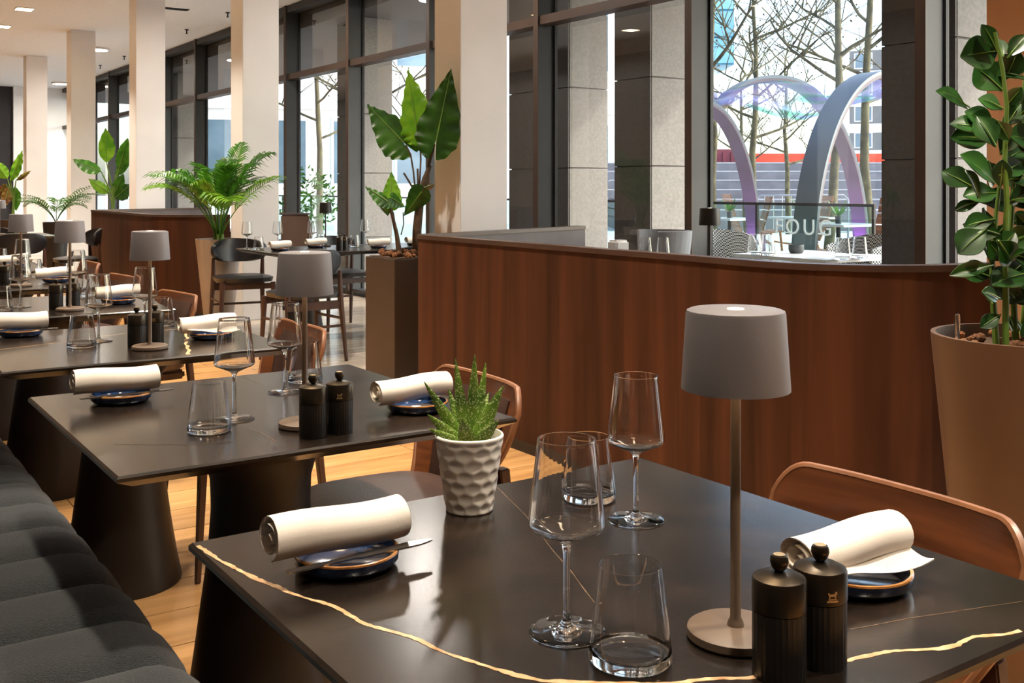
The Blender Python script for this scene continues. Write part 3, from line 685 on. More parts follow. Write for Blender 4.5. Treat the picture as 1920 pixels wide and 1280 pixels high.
for i, (x_, y_, rz) in enumerate(((3.02, 7.55, .2), (3.42, 7.80, .1), (3.80, 7.45, -.2), (4.22, 7.62, .1))):
    lab = ('nearest the palm', 'second from the palm', 'third from the palm', 'nearest the windows')[i]
    put(plate0, 'blue plate on the long table, %s' % lab, (x_, y_, ZT), 0, 'plates on the long table')
    nk = thing('napkin', 'rolled napkin on the long table, %s' % lab, 'napkin', (x_, y_, ZT + .0225), rz, 'napkins on the long table'); place('roll', napB, nk)
pan = thing('upholstered_screen', 'plain taupe upholstered screen behind the long table', 'screen', (4.13, 9.92, 0), radians(-34))
MB().box(-.14, .14, -.03, .03, .04, .955).build('upholstery', 'pot_taupe', pan, bevel=.012); MB().box(-.145, .145, -.034, .034, .955, .972).build('cap', 'walnut_cap', pan); MB().box(-.15, .15, -.05, .05, 0, .04).build('foot', 'black_metal', pan)

# ------------------------------------------------------------------ plants
def arrow_leaf(base, tip, width, nrm, seed, lobes=.30, wave=.05, fold=.25, droop=.0):
    base, tip = Vector(base), Vector(tip); d = tip - base; L = d.length; dn = d.normalized()
    s_ = dn.cross(nrm).normalized(); n = s_.cross(dn).normalized(); mb = MB()
    rows = [(-lobes, .30, .16), (-lobes * .82, .56, .12), (-lobes * .5, .80, .07), (-lobes * .2, .93, .03), (.02, 1.0, 0), (.14, 1.0, 0), (.28, .92, 0), (.42, .78, 0), (.56, .62, 0), (.68, .46, 0), (.79, .30, 0), (.88, .17, 0), (.95, .07, 0), (1.0, .004, 0)]
    if lobes <= 0: rows = [(0, .02, 0), (.06, .35, 0), (.16, .72, 0), (.28, .94, 0), (.42, 1, 0), (.56, .93, 0), (.70, .74, 0), (.82, .48, 0), (.92, .22, 0), (1, .004, 0)]
    fine = []                                    # finer rows so the scalloped margin and raised side veins show
    for r0_, r1_ in zip(rows, rows[1:]):
        for q_ in range(4): fine.append(tuple(a_ + (b_ - a_) * q_ / 4 for a_, b_ in zip(r0_, r1_)))
    rows = fine + [rows[-1]]; K = 7
    for sg in (-1, 1):
        vs_ = []; fs_ = []
        for i, (t_, wv, inn) in enumerate(rows):
            wob = 1 + wave * 1.5 * sin(i * .8 + seed + sg) * (.6 + .4 * sin(i * .37 + seed * 3))
            for j in range(K):
                q = inn + (wv * wob - inn) * j / (K - 1)
                lift = -fold * (q * width * .5) * .8 + wave * L * .5 * (j / (K - 1)) ** 2 * sin(i * .98 + seed * 2 + sg * .8) + wave * L * .09 * sin(2 * pi * (t_ * 7.5 - q * 2.2)) * (j / (K - 1)) ** .5 - droop * L * max(t_, 0) ** 2
                vs_.append(base + d * t_ + s_ * sg * q * width * .5 + n * lift)
        for i in range(len(rows) - 1):
            for j in range(K - 1): fs_.append((i * K + j, (i + 1) * K + j, (i + 1) * K + j + 1, i * K + j + 1))
        mb.add(vs_, fs_)
    return mb
def leaf_part(mb, material, parent, rib=None):
    me_o = mb.build('leaf', material, parent, smooth=80, merge=True)
    if rib:
        MB().tube(rib[0], rib[1], 5).build('midrib', 'stem_green', me_o)
    return me_o
TOCAM = Vector((-SY, -CY, .15))
# elephant ear in its box planter
bx = thing('box_planter', 'tall square brown planter at the corner of the near booth', 'planter', (2.935, 5.545, 0))
MB().box(0, .40, 0, .39, 0, .80).build('body', 'planter_brown', bx, bevel=.004)
MB().box(.015, .385, .015, .375, .7995, .801).build('liner', 'planter_black', bx)
MB().box(.02, .38, .02, .37, .80, .806).build('soil', 'soil', bx)
chip = MB().lathe([(0, -.02), (.018, -.014), (.028, 0), (.02, .014), (0, .02)], 7).mesh('bark_chip', 'bark_chip', smooth=0)
for i in range(70):
    c_ = place('bark_chip', chip, bx, (RN.uniform(.04, .36), RN.uniform(.04, .35), .812 + RN.uniform(0, .02))); c_.rotation_euler = (RN.uniform(0, 6), RN.uniform(0, 6), RN.uniform(0, 6)); s = RN.uniform(.45, .9); c_.scale = (s, s, s * .8)
al = thing('elephant_ear', 'elephant ear plant with big arrow leaves in the box planter', 'plant', (3.14, 5.74, .806))
O = Vector((3.14, 5.74, .806)); D0 = 6.50
def loc(px, py, dd=0): return at(px, py, D0 + dd) - O
MB().tube([loc(781, 486), loc(782, 430), loc(787, 380), loc(797, 335), loc(806, 310)], [.030, .028, .026, .019, .012], 10).build('trunk', 'stem_brown', al)
MB().tube([loc(750, 486, -.1), loc(744, 440, -.1), loc(737, 410, -.12), loc(731, 388, -.12)], [.020, .013, .010, .007], 8).build('trunk', 'stem_brown', al)
for pts, r in (([(780, 372), (775, 320), (770, 290), (761, 272)], .006), ([(786, 360), (789, 300), (788, 262)], .006), ([(797, 335), (808, 295), (814, 270)], .010), ([(779, 362), (768, 342), (757, 324)], .006), ([(784, 350), (783, 316)], .007), ([(752, 440), (757, 420), (756, 398)], .004), ([(744, 440), (738, 400), (728, 378)], .004)):
    MB().tube([loc(x_, y_, .0) for x_, y_ in pts], r, 6).build('petiole', 'stem_brown', al)
for (b_, t_, wd, dd, m_, lob, tilt, sd) in (((757, 268), (688, 195), .27, .05, 'leaf_alocasia', .28, (.2, .3, .3), 1), ((783, 250), (765, 130), .25, .0, 'leaf_bright', .18, (-.5, .2, .1), 2.2), ((818, 262), (846, 128), .27, -.05, 'leaf_alocasia', .27, (.1, 0, .1), 3.4),
                                    ((733, 380), (734, 321), .13, -.1, 'leaf_bright', .25, (0, .2, .3), 4), ((727, 378), (684, 349), .12, -.12, 'leaf_alocasia', .3, (.4, .3, .5), 5), ((735, 372), (760, 388), .11, -.15, 'leaf_mid', .2, (.1, 0, .6), 6),
                                    ((790, 360), (757, 405), .14, -.06, 'leaf_alocasia', .2, (.3, 0, .2), 7), ((725, 380), (727, 405), .10, -.1, 'leaf_alocasia', .2, (.2, .1, .2), 8), ((795, 352), (815, 345), .05, -.02, 'leaf_red', 0, (0, 0, .4), 9)):
    n = (TOCAM + Vector(tilt)).normalized(); B, T = loc(*b_, dd), loc(*t_, dd + .04)
    leaf_part(arrow_leaf(B, T, wd, n, sd, lobes=lob, wave=.04), m_, al, ([B + n * .004, B.lerp(T, .5) + n * .004, B.lerp(T, .95) + n * .003], [.004, .003, .001]))
# palms
def palm_frond(root, azim, length, rise, droop, leaflet, seed, n=20, sp=.95):
    rr = random.Random(seed); mb = MB(); d = Vector((cos(azim), sin(azim), 0)); P = []
    for i in range(13):
        t_ = i / 12; P.append(Vector(root) + d * length * (.75 * t_ ** 1.35) + Vector((0, 0, rise * t_ - droop * t_ ** 2.6)))
    mb.tube(P, [.0065 - .0052 * i / 12 for i in range(13)], 5)
    sd = d.cross(Vector((0, 0, 1)))
    for i in range(n):
        t_ = .36 + .64 * i / (n - 1); k = t_ * 12; a = int(min(k, 11)); p = P[a].lerp(P[a + 1], k - a); tan = (P[a + 1] - P[a]).normalized()
        ll = leaflet * (sin(pi * (.18 + .78 * (i / (n - 1)))) ** .8) * rr.uniform(.85, 1.1)
        for sg in (-1, 1):
            q = (tan * .75 + sd * sg * sp + Vector((0, 0, .35))).normalized(); wv = .0098 * rr.uniform(.8, 1.2); e_ = tan.cross(q).normalized().cross(q).normalized()
            c = [p, p + q * ll * .4 + Vector((0, 0, -.02 * ll)), p + q * ll * .75 + Vector((0, 0, -.16 * ll)), p + q * ll + Vector((0, 0, -.42 * ll))]
            ws = (.3, 1, .7, .05); vs_ = []
            for c_, w_ in zip(c, ws): vs_ += [c_ - e_ * wv * w_, c_ + e_ * wv * w_]
            mb.add(vs_, [(0, 1, 3, 2), (2, 3, 5, 4), (4, 5, 7, 6)])
    return mb
def taper_pot(label, locn, material, r0, r1, h, name='planter_pot', fill='soil'):
    t_ = thing(name, label, 'planter', locn)
    MB().lathe([(0, 0), (r0 * .98, 0), (r0, .006), (r0 + (r1 - r0) * .5, h * .5), (r1, h - .006), (r1, h), (r1 - .012, h), (r1 - .016, h - .05), (0, h - .05)], 48).build('pot', material, t_, smooth=60)
    MB().lathe([(0, h - .03), (r1 - .02, h - .035), (r1 - .02, h - .05), (0, h - .05)], 24).build('soil', fill, t_)
    return t_
PL = at(410, 447, 9.1)
taper_pot('tall tapered taupe pot of the palm before the far booth', (PL.x, PL.y, 0), 'pot_grey', .115, .195, .785)
pm = thing('potted_palm', 'bright green feather palm in the tall taupe pot', 'palm', (PL.x, PL.y, .755))
for i in range(6): MB().tube([(.03 * cos(i), .03 * sin(i), 0), (.035 * cos(i * 1.05), .035 * sin(i), .07)], [.018, .012], 6).build('stem_base', 'stem_green', pm)
for i in range(19):
    az = (i * 2.399) % (2 * pi); lo = .42 if -.2 < (az + pi) % (2 * pi) - pi < 2.0 else 1.0
    f_ = palm_frond((.02 * cos(az), .02 * sin(az), .03), az, RN.uniform(.42, .80) * lo, RN.uniform(.72, 1.08) * (1 if i % 3 else .8), RN.uniform(.16, .42), RN.uniform(.28, .38) * (.5 + .5 * lo), i, n=21)
    f_.build('frond', 'leaf_mid' if i % 3 else 'leaf_bright', pm, smooth=0)
PS = at(105, 408, 14.5)
taper_pot('small dark pot of the little palm at the far end', (PS.x, PS.y, 0), 'planter_black', .12, .17, .75)
p2 = thing('potted_palm', 'small feather palm in front of the far white columns', 'palm', (PS.x, PS.y, .72))
for i in range(11):
    palm_frond((0, 0, .0), i * 2.399 + .4, RN.uniform(.45, .95), RN.uniform(.45, .75), RN.uniform(.1, .4), .24, 50 + i, n=14).build('frond', 'leaf_alocasia', p2, smooth=0)
# broad leaved plants further back
def broad_plant(label, pxy, dep, leaves, potlabel, zpot):
    o_ = at(pxy[0], pxy[1], dep); base = Vector((o_.x, o_.y, zpot))
    taper_pot(potlabel, (o_.x, o_.y, 0), 'planter_brown', .15, .2, zpot + .03)
    t_ = thing('broad_leaved_plant', label, 'plant', base)
    for i, (b_, tp, wd, m_, tl) in enumerate(leaves):
        B, T = at(*b_, dep) - base, at(*tp, dep + RN.uniform(-.1, .1)) - base
        MB().tube([(RN.uniform(-.02, .02), 0, -.02), Vector((0, 0, B.z * .5)), B], [.018, .014, .007], 6).build('stem', 'stem_green', t_)
        n = (TOCAM + Vector(tl)).normalized(); leaf_part(arrow_leaf(B, T, wd, n, i * 1.7, lobes=0, wave=.03), m_, t_, ([B + n * .004, T.lerp(B, .05) + n * .004], [.006, .001]))
broad_plant('broad leaved plant standing behind the far booth', (212, 395), 13.6,
            [((200, 305), (198, 240), .22, 'leaf_bright', (0, 0, .1)), ((222, 318), (240, 258), .17, 'leaf_mid', (.2, 0, .1)), ((190, 322), (136, 298), .20, 'leaf_mid', (0, 0, .8)), ((205, 362), (166, 335), .15, 'leaf_bright', (0, 0, .5)), ((215, 372), (246, 345), .22, 'leaf_dark', (0, 0, .2)), ((212, 368), (232, 325), .15, 'leaf_mid', (.3, 0, 0)), ((216, 330), (247, 292), .12, 'leaf_mid', (.3, 0, .3))],
            'brown pot of the broad leaved plant behind the far booth', .80)
broad_plant('reddish green leafy plant at the far dark wall', (25, 408), 15.5,
            [((20, 340), (42, 282), .16, 'leaf_bright', (0, 0, .2)), ((14, 335), (-12, 300), .18, 'leaf_bright', (0, 0, .5)), ((30, 338), (58, 320), .08, 'leaf_red', (0, 0, .2)), ((18, 348), (6, 390), .16, 'leaf_red', (.2, 0, 0)), ((28, 350), (30, 396), .16, 'leaf_mid', (0, 0, 0)), ((12, 345), (-8, 372), .14, 'leaf_red', (0, 0, .2))],
            'brown pot of the reddish plant at the far wall', .72)
# big plant at the edge of the picture
BPD = 2.62; BP = at(1932, 640, BPD)
bp = taper_pot('large tapered brown pot beside the near booth', (BP.x, BP.y, 0), 'pot_taupe', .150, .232, .862)
gz = thing('water_gauge', 'clear water level gauge stuck in the large brown pot', 'gauge', (0, 0, 0))
g_ = at(1795, 634, 2.58); gz.location = (g_.x, g_.y, .815)
MB().lathe([(0, 0), (.0065, 0), (.0065, .098), (.005, .104), (0, .106)], 14).build('tube', 'crystal', gz, merge=True); MB().lathe([(0, .0), (.010, 0), (.010, .012), (.0068, .014), (0, .014)], 14).build('foot', 'black_metal', gz)
for i in range(60):
    a = RN.uniform(0, 2 * pi); r = .19 * RN.random() ** .5
    c_ = place('bark_chip', chip, bp, (r * cos(a), r * sin(a), .842)); c_.rotation_euler = (RN.uniform(0, 6), RN.uniform(0, 6), RN.uniform(0, 6)); s = RN.uniform(.3, .55); c_.scale = (s, s, s)
cl = thing('rubber_plant', 'tall plant with thick dark oval leaves in the large brown pot', 'plant', (BP.x, BP.y, .84))
OB = Vector((BP.x, BP.y, .84))
def lb_(px, py, dd=0): return at(px, py, BPD + dd) - OB
stems = [[(1885, 648), (1886, 560), (1884, 470), (1888, 380), (1884, 300), (1888, 200), (1880, 130), (1866, 60)], [(1868, 645), (1862, 560), (1860, 480), (1868, 400), (1880, 300)], [(1905, 650), (1900, 560), (1893, 470), (1900, 350), (1912, 240), (1925, 120)], [(1915, 650), (1925, 540), (1935, 420), (1945, 300), (1950, 150)]]
for i, st in enumerate(stems):
    n_s = len(st); MB().tube([lb_(x_, y_, -.06 + .05 * i) for x_, y_ in st], [.0085 - .005 * j / n_s for j in range(n_s)], 8).build('stem', 'stem_green', cl)
def oval_leaf(b_, t_, ratio, dd, tilt, seed):
    B, T = lb_(*b_, dd), lb_(*t_, dd + RN.uniform(-.05, .03)); L = (T - B).length; n = (TOCAM + Vector(tilt)).normalized()
    d = T - B; s_ = d.normalized().cross(n).normalized(); n = s_.cross(d.normalized())
    ratio = min(ratio * 1.25, 1.0); ws = [.05, .22, .48, .74, .93, 1.0, .97, .82, .5, .05]; K = 7; vs_ = []; fs_ = []
    for i, w_ in enumerate(ws):
        t1 = i / (len(ws) - 1)
        for j in range(K):
            q = (j / (K - 1) - .5) * 2
            vs_.append(B + d * t1 + s_ * q * w_ * L * ratio * .5 + n * (abs(q) ** 1.5 * .10 * L * w_ - .16 * L * t1 * t1 + .03 * L * sin(seed)))
    for i in range(len(ws) - 1):
        for j in range(K - 1): fs_.append((i * K + j, i * K + j + 1, (i + 1) * K + j + 1, (i + 1) * K + j))
    o_ = MB().add(vs_, fs_).build('leaf', 'leaf_dark', cl, smooth=80, solid=.0022)
    MB().tube([B + n * .0035, B.lerp(T, .5) - n * .04 * L + n * .003, B.lerp(T, .85) - n * .115 * L + n * .0025], [.0022, .0018, .0008], 5).build('midrib', 'stem_green', o_)
LV = [((1868, 95), (1846, 45), .45), ((1880, 108), (1870, 68), .5), ((1888, 110), (1928, 62), .45), ((1880, 170), (1832, 122), .95), ((1884, 150), (1908, 98), .7), ((1816, 203), (1766, 162), .6), ((1880, 205), (1840, 180), .7), ((1885, 200), (1915, 165), .5), ((1865, 240), (1815, 205), .62), ((1862, 245), (1785, 225), .5), ((1858, 262), (1790, 252), .55), ((1868, 275), (1836, 215), .6), ((1875, 240), (1930, 190), .35), ((1875, 290), (1905, 245), .6),
      ((1862, 345), (1812, 285), .6), ((1822, 350), (1768, 318), .62), ((1835, 372), (1822, 318), .45), ((1836, 378), (1790, 390), .42), ((1840, 378), (1905, 372), .55), ((1872, 330), (1920, 300), .5), ((1868, 345), (1905, 300), .6), ((1842, 390), (1858, 440), .55), ((1850, 430), (1795, 470), .75), ((1876, 440), (1830, 425), .7), ((1880, 460), (1905, 435), .7), ((1870, 450), (1905, 495), .6), ((1862, 498), (1785, 512), .28), ((1880, 490), (1858, 455), .55), ((1888, 495), (1915, 465), .5), ((1884, 520), (1925, 490), .45), ((1882, 545), (1925, 560), .6), ((1872, 560), (1850, 545), .5), ((1860, 570), (1850, 540), .4), ((1876, 590), (1840, 612), .5), ((1888, 590), (1905, 620), .5), ((1905, 600), (1935, 640), .5), ((1905, 400), (1940, 440), .6), ((1915, 330), (1960, 345), .6), ((1918, 260), (1960, 230), .6), ((1922, 150), (1960, 110), .6), ((1895, 420), (1930, 400), .6), ((1868, 225), (1895, 262), .55), ((1850, 300), (1872, 350), .6)]
for i, (b_, t_, rt) in enumerate(LV):
    oval_leaf(b_, t_, rt, RN.uniform(-.12, .08), (RN.uniform(-.5, .5), RN.uniform(-.4, .4), RN.uniform(.0, .9)), i)
for i in range(34):                              # denser growth along the stems
    st = stems[i % 4]; k_ = RN.uniform(.15, .98) * (len(st) - 1); a_ = min(int(k_), len(st) - 2); f_ = k_ - a_
    x_ = st[a_][0] + (st[a_ + 1][0] - st[a_][0]) * f_; y_ = st[a_][1] + (st[a_ + 1][1] - st[a_][1]) * f_; an = RN.uniform(0, 6.28)
    oval_leaf((x_, y_), (x_ + 62 * cos(an), y_ + 50 * sin(an)), RN.uniform(.5, .7), RN.uniform(-.06, .12), (RN.uniform(-.6, .6), RN.uniform(-.5, .5), RN.uniform(0, .9)), i)
for i in range(26):                              # the side of the plant that turns away from the tables
    z_ = RN.uniform(80, 600); x_ = RN.uniform(1925, 1990); a = RN.uniform(0, 6.28)
    oval_leaf((x_, z_), (x_ + 55 * cos(a), z_ + 45 * sin(a)), RN.uniform(.45, .65), RN.uniform(-.1, .2), (RN.uniform(-.6, .6), RN.uniform(-.6, .6), RN.uniform(0, .8)), i)

# ------------------------------------------------------------------ outside: arcade, terrace, arches, trees, buildings
tag(MB().box(5.46, 120, -60, 160, -.3, -.02).build('ground', 'terrace'), 'pale stone paving outside the windows', 'paving', kind='structure')
tag(MB().box(5.442, 7.5, -3, 27, 3.30, 5.0).build('arcade_ceiling', 'soffit'), 'dark soffit of the arcade over the terrace edge', 'soffit', kind='structure')
for i, (y0, y1, x1) in enumerate(((3.669, 4.19, 6.25), (6.367, 6.82, 6.15), (7.456, 8.40, 6.14), (11.555, 12.3, 6.08), (15.3, 16.0, 6.1), (19.1, 19.8, 6.1), (.2, .8, 6.2))):
    pl = thing('stone_pillar', ['granite pillar outside behind the large potted plant', 'granite pillar outside next to the arch view', 'broad granite pillar outside the middle bay', 'granite pillar outside behind the elephant ear leaves',
                                'granite pillar outside beyond the palm', 'granite pillar outside at the far windows', 'granite pillar outside near the camera end'][i], 'pillar', (5.7, y0, 0), kind='structure')
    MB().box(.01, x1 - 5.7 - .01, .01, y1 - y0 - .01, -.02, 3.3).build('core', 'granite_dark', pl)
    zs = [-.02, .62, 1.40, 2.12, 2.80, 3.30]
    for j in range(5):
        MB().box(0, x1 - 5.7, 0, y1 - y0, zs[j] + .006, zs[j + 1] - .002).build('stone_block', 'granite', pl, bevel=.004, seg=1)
        MB().box(-.014, -.001, .004, y1 - y0 - .004, zs[j] + .006, zs[j + 1] - .002).build('dark_slab', 'granite_dark', pl, smooth=0)  # shade of the pillar's window-side face, put in as thin dark slabs
# terrace table with glasses and woven chairs
tt = thing('terrace_table', 'white topped terrace table outside the window', 'table', (5.98, 4.98, 0))
MB().box(-.38, .42, -.42, .42, .725, .75).build('top', 'table_white', tt, bevel=.004); MB().lathe([(0, -.02), (.25, -.02), (.25, 0), (.03, .02), (.03, .725), (0, .725)], 24).build('pedestal', 'black_metal', tt)
bw = thing('ash_bowl', 'small dark bowl on the white terrace table', 'bowl', (6.02, 5.16, .75))
MB().lathe([(0, 0), (.040, 0), (.05, .008), (.056, .03), (.055, .062), (.050, .064), (.048, .03), (0, .012)], 24).build('bowl', 'dark_grey', bw)
for i, (px, py, d_, lab) in enumerate(((1363, 480, 7.35, 'clear glass on the terrace table, behind the black lamp'), (1387, 483, 7.25, 'clear glass on the terrace table, second from the black lamp'), (1580, 492, 6.95, 'taller clear glass before the woven chair'), (1612, 494, 7.1, 'clear glass nearest the woven chair outside'))):
    q = at(px, py, d_); o_ = unit('terrace_glass', tum_me, lab, 'glass', (min(max(q.x, 5.66), 6.3), q.y, .75)); o_.scale = (1.25, 1.25, 1.5)
def woven_chair(label, locn, rz):
    t_ = thing('woven_chair', label, 'chair', locn, rz, 'woven terrace chairs')
    def sh(u, v):
        a = (u - .5) * pi * 1.15; r = .25 + .05 * v; return (r * cos(a), r * 1.05 * sin(a), .40 + (.46 - .10 * abs(2 * u - 1) ** 2) * v)
    MB().grid(sh, 24, 8).build('shell', 'wicker', t_, smooth=70, solid=.02)
    MB().lathe([(0, .38), (.27, .38), (.28, .41), (.26, .44), (0, .44)], 24).build('seat', 'wicker', t_)
    for sx in (-1, 1):
        for sy in (-1, 1): MB().tube([(sx * .17, sy * .17, .39), (sx * .20, sy * .20, -.02)], .012, 6).build('leg', 'black_metal', t_)
    return t_
woven_chair('black and white woven chair outside, at the table beyond the booth', (6.83, 5.26, 0), -.3)
woven_chair('black and white woven chair outside behind the black lamp', (6.55, 6.45, 0), 1.0)
gt = thing('side_table', 'small grey table by the window inside the near booth', 'table', (4.56, 5.27, 0)); MB().box(-.2, .2, -.2, .2, .755, .78).build('top', 'bench_grey', gt, bevel=.004); MB().lathe([(0, 0), (.16, 0), (.16, .015), (.025, .03), (.025, .755), (0, .755)], 20).build('pedestal', 'black_metal', gt)
bxx = thing('napkin_box', 'white box on the small grey booth table', 'box', (4.52, 5.38, .78)); MB().box(-.06, .06, -.05, .05, 0, .10).build('box', 'table_white', bxx, bevel=.015, seg=3)
gc = thing('tub_chair', 'grey tub chair by the window inside the near booth', 'chair', (4.93, 5.45, 0), -.4)
MB().grid(lambda u, v: ((.19 + .05 * v) * cos((u - .5) * pi * 1.2), (.19 + .05 * v) * sin((u - .5) * pi * 1.2), .40 + .53 * v), 24, 6).build('shell', 'bench_grey', gc, smooth=70, solid=.03)
MB().lathe([(0, .34), (.19, .34), (.20, .40), (.18, .43), (0, .43)], 24).build('seat', 'bench_grey', gc); MB().lathe([(0, 0), (.2, 0), (.2, .015), (.03, .03), (.03, .34), (0, .34)], 16).build('foot', 'black_metal', gc)
for i, px in enumerate((1182, 1197)):
    q = at(px, 470, 7.5); unit('terrace_glass', tum_me, ('clear glass on the small grey booth table', 'clear glass on the grey booth table, nearer the tub chair')[i], 'glass', (4.60 + .10 * i, 5.20 - .06 * i, .78)).scale = (1.1, 1.1, 1.25)
# glass balustrade with etched lettering
RX = 9.0
bl = thing('glass_balustrade', 'frameless glass balustrade with etched letters at the terrace edge', 'balustrade', (RX, 0, 0))
segs = [6.72 + i * 1.56 for i in range(13)]
for i in range(len(segs) - 1):
    MB().box(-.006, .006, segs[i] + .01, segs[i + 1] - .01, .03, 1.03).build('glass_panel', 'rail_glass', bl, smooth=0)
    MB().box(-.014, .014, segs[i] - .014, segs[i] + .014, -.02, 1.03).build('post', 'black_metal', bl)
MB().box(-.02, .02, 6.70, segs[-1], 1.03, 1.06).build('handrail', 'black_metal', bl); MB().box(-.05, .05, 6.70, segs[-1], -.02, .06).build('base_rail', 'black_metal', bl)
fc = bpy.data.curves.new('lettering', 'FONT'); fc.body = 'FOUG'; fc.size = .24; fc.extrude = .002; fc.space_character = 1.35; fc.align_x = 'CENTER'
tmp = bpy.data.objects.new('lettering_tmp', fc); COL.objects.link(tmp); dg = bpy.context.evaluated_depsgraph_get()
lme = bpy.data.meshes.new_from_object(tmp.evaluated_get(dg)); bpy.data.objects.remove(tmp); lme.materials.clear(); lme.materials.append(M['etched'])
le = place('lettering', lme, bl, (-.012, 7.62, .72)); le.rotation_euler = (pi / 2, 0, -pi / 2)
# terrace lounge chairs of bent slatted wood
def slat_chair():
    t_ = thing('slatted_lounger', 'bent wood', 'chair')
    prof_ = [(.36, .36), (.30, .37), (.10, .33), (-.10, .31), (-.20, .36), (-.27, .52), (-.33, .72), (-.36, .86)]
    P = resample([Vector(p) for p in prof_], .09)
    for a, b in zip(P, P[1:]):
        d = (b - a).normalized(); n = Vector((-d.y, d.x)) * .012; a2, b2 = a + d * .006, b - d * .006; vs_ = []
        for yy in (-.28, .28): vs_ += [(a2.x, yy, a2.y), (b2.x, yy, b2.y), (b2.x + n.x, yy, b2.y + n.y), (a2.x + n.x, yy, a2.y + n.y)]
        MB().add(vs_, [(0, 1, 2, 3), (7, 6, 5, 4), (0, 4, 5, 1), (1, 5, 6, 2), (2, 6, 7, 3), (3, 7, 4, 0)]).build('slat', 'terrace_wood', t_, smooth=0)
    for sy in (-.26, .26): MB().tube([(.30, sy, .36), (.34, sy, -.02)], .016, 6).build('leg', 'terrace_wood', t_); MB().tube([(-.18, sy, .34), (-.30, sy, -.02)], .016, 6).build('leg', 'terrace_wood', t_)
    return t_
sl = slat_chair()
spots_ = [((1372, 470), 13.7, 2.4, 'bent wood slatted chair past the balustrade, nearest the black lamp'), ((1486, 470), 15.2, 2.6, 'bent wood slatted chair past the balustrade beside the arch foot'), ((1412, 455), 18.5, -.6, 'bent wood slatted chair farthest past the balustrade'), ((1594, 470), 12.5, 2.2, 'bent wood slatted chair behind the last etched letter'), ((1628, 468), 11.6, 2.9, 'bent wood slatted chair at the end of the balustrade')]
for i, (pxy, d_, rz, lab) in enumerate(spots_):
    q = at(pxy[0], pxy[1], d_); o_ = sl if i == 0 else copy_tree(sl); o_.location = (q.x, q.y, 0); o_.rotation_euler.z = rz; o_.scale = (1.3, 1.3, 1.3); o_['label'] = lab; o_['group'] = 'bent wood chairs on the terrace'
for i, (px, d_) in enumerate(((1368, 16.5), (1500, 17.0), (1572, 13.9))):
    q = at(px, 440, d_); t_ = thing('cafe_table', ('pale cafe table beyond the balustrade behind the black lamp', 'pale cafe table beyond the arch foot', 'pale cafe table beside the right arch leg')[i], 'table', (q.x, q.y, 0))
    MB().box(-.4, .4, -.4, .4, .72, .75).build('top', 'table_white', t_, bevel=.004); MB().lathe([(0, -.02), (.2, -.02), (.03, .02), (.03, .72), (0, .72)], 16).build('pedestal', 'black_metal', t_)
    pv = thing('table_plant', ('tiny green plant on the pale table behind the lamp', 'tiny green plant on the table beyond the arch foot', 'tiny green plant on the table by the right arch leg')[i], 'plant', (q.x, q.y, .75))
    MB().lathe([(0, 0), (.04, 0), (.045, .10), (0, .10)], 12).build('vase', 'dark_grey', pv)
    for j in range(7):
        a = j * .9; arrow_leaf((0, 0, .1), (.16 * cos(a), .16 * sin(a), .22 + .05 * (j % 3)), .05, Vector((0, 0, 1)), j, lobes=0, wave=.02).build('leaf', 'leaf_mid', pv, smooth=80)
# hoops of the art tunnel
def hoop(label, A, B, top, width, base_z=-.02, glow=True):
    A, B = Vector((A.x, A.y, 0)), Vector((B.x, B.y, 0)); c = (A + B) / 2; h = (B - A) / 2; nrm = h.normalized().cross(Vector((0, 0, 1)))
    t_ = thing('arch_hoop', label, 'arch', c, group='hoops of the art tunnel'); n = 48
    def pt(i, k): a = pi - pi * i / n; ca, sa = cos(a), sin(a); return h * (k * math.copysign(abs(ca) ** .9, ca)) + Vector((0, 0, base_z + (top - base_z) * k * abs(sa) ** .9))
    for nm, k0, k1, m_ in (('outer_band', 1.0, .985, 'arch_metal'), ('inner_band', .985, .97, 'arch_inner')):
        vs_ = []; fs_ = []
        for i in range(n + 1):
            for kk in (k0, k1):
                p = pt(i, kk); vs_ += [p - nrm * width / 2, p + nrm * width / 2]
        for i in range(n):
            a = i * 4; b = a + 4
            fs_ += [(a, b, b + 1, a + 1), (a + 2, a + 3, b + 3, b + 2), (a, a + 2, b + 2, b), (a + 1, b + 1, b + 3, a + 3)]
        MB().add(vs_, fs_).build(nm, m_, t_, smooth=50)
    if glow:
        for sg in (-1, 1): 
            MB().box(-.05, .05, -.12, .12, 0, .05).build('uplight', 'purple_glow', t_, loc=h * .84 * sg, rz=math.atan2(h.y, h.x))
            d_ = bpy.data.lights.new('uplight_lamp', 'SPOT'); d_.energy = 90; d_.color = (.55, .12, 1); d_.spot_size = radians(75); d_.spot_blend = .8; d_.shadow_soft_size = .05
            lo = bpy.data.objects.new('uplight_lamp', d_); COL.objects.link(lo); lo.parent = t_; lo.location = h * .80 * sg + Vector((0, 0, .12)); lo.rotation_euler = (h * sg * .16 + Vector((0, 0, .75))).to_track_quat('-Z', 'Y').to_euler()
    return t_
hoop('silver arch hoop rising in front of the lettering', at(1503, 500, 12.3), at(1800, 500, 13.6), 2.66, .38)
hoop('silver arch hoop spanning the middle of the view', at(1268, 480, 16.0), at(1618, 480, 16.6), 2.95, .42)
hoop('silver arch hoop at the mullion side of the view', at(1180, 480, 14.4), at(1418, 480, 14.8), 2.45, .42)
dc = thing('film_canopy', 'rainbow tinted film canopy stretched over the arch hoops', 'canopy', at(1500, 351, 15))
oc = at(1500, 351, 15)
def film(u, v):
    px = 1290 + 420 * u; a = v; return at(px, 178 - 40 * u - 10 * sin(u * 7) + (58 - 24 * abs(2 * u - 1)) * a + 8 * sin(u * 11 + a * 3), 14.4 + 1.4 * sin(a * pi * .8)) - oc
MB().grid(film, 40, 10).build('film', 'dichroic', dc, smooth=80, solid=.004)
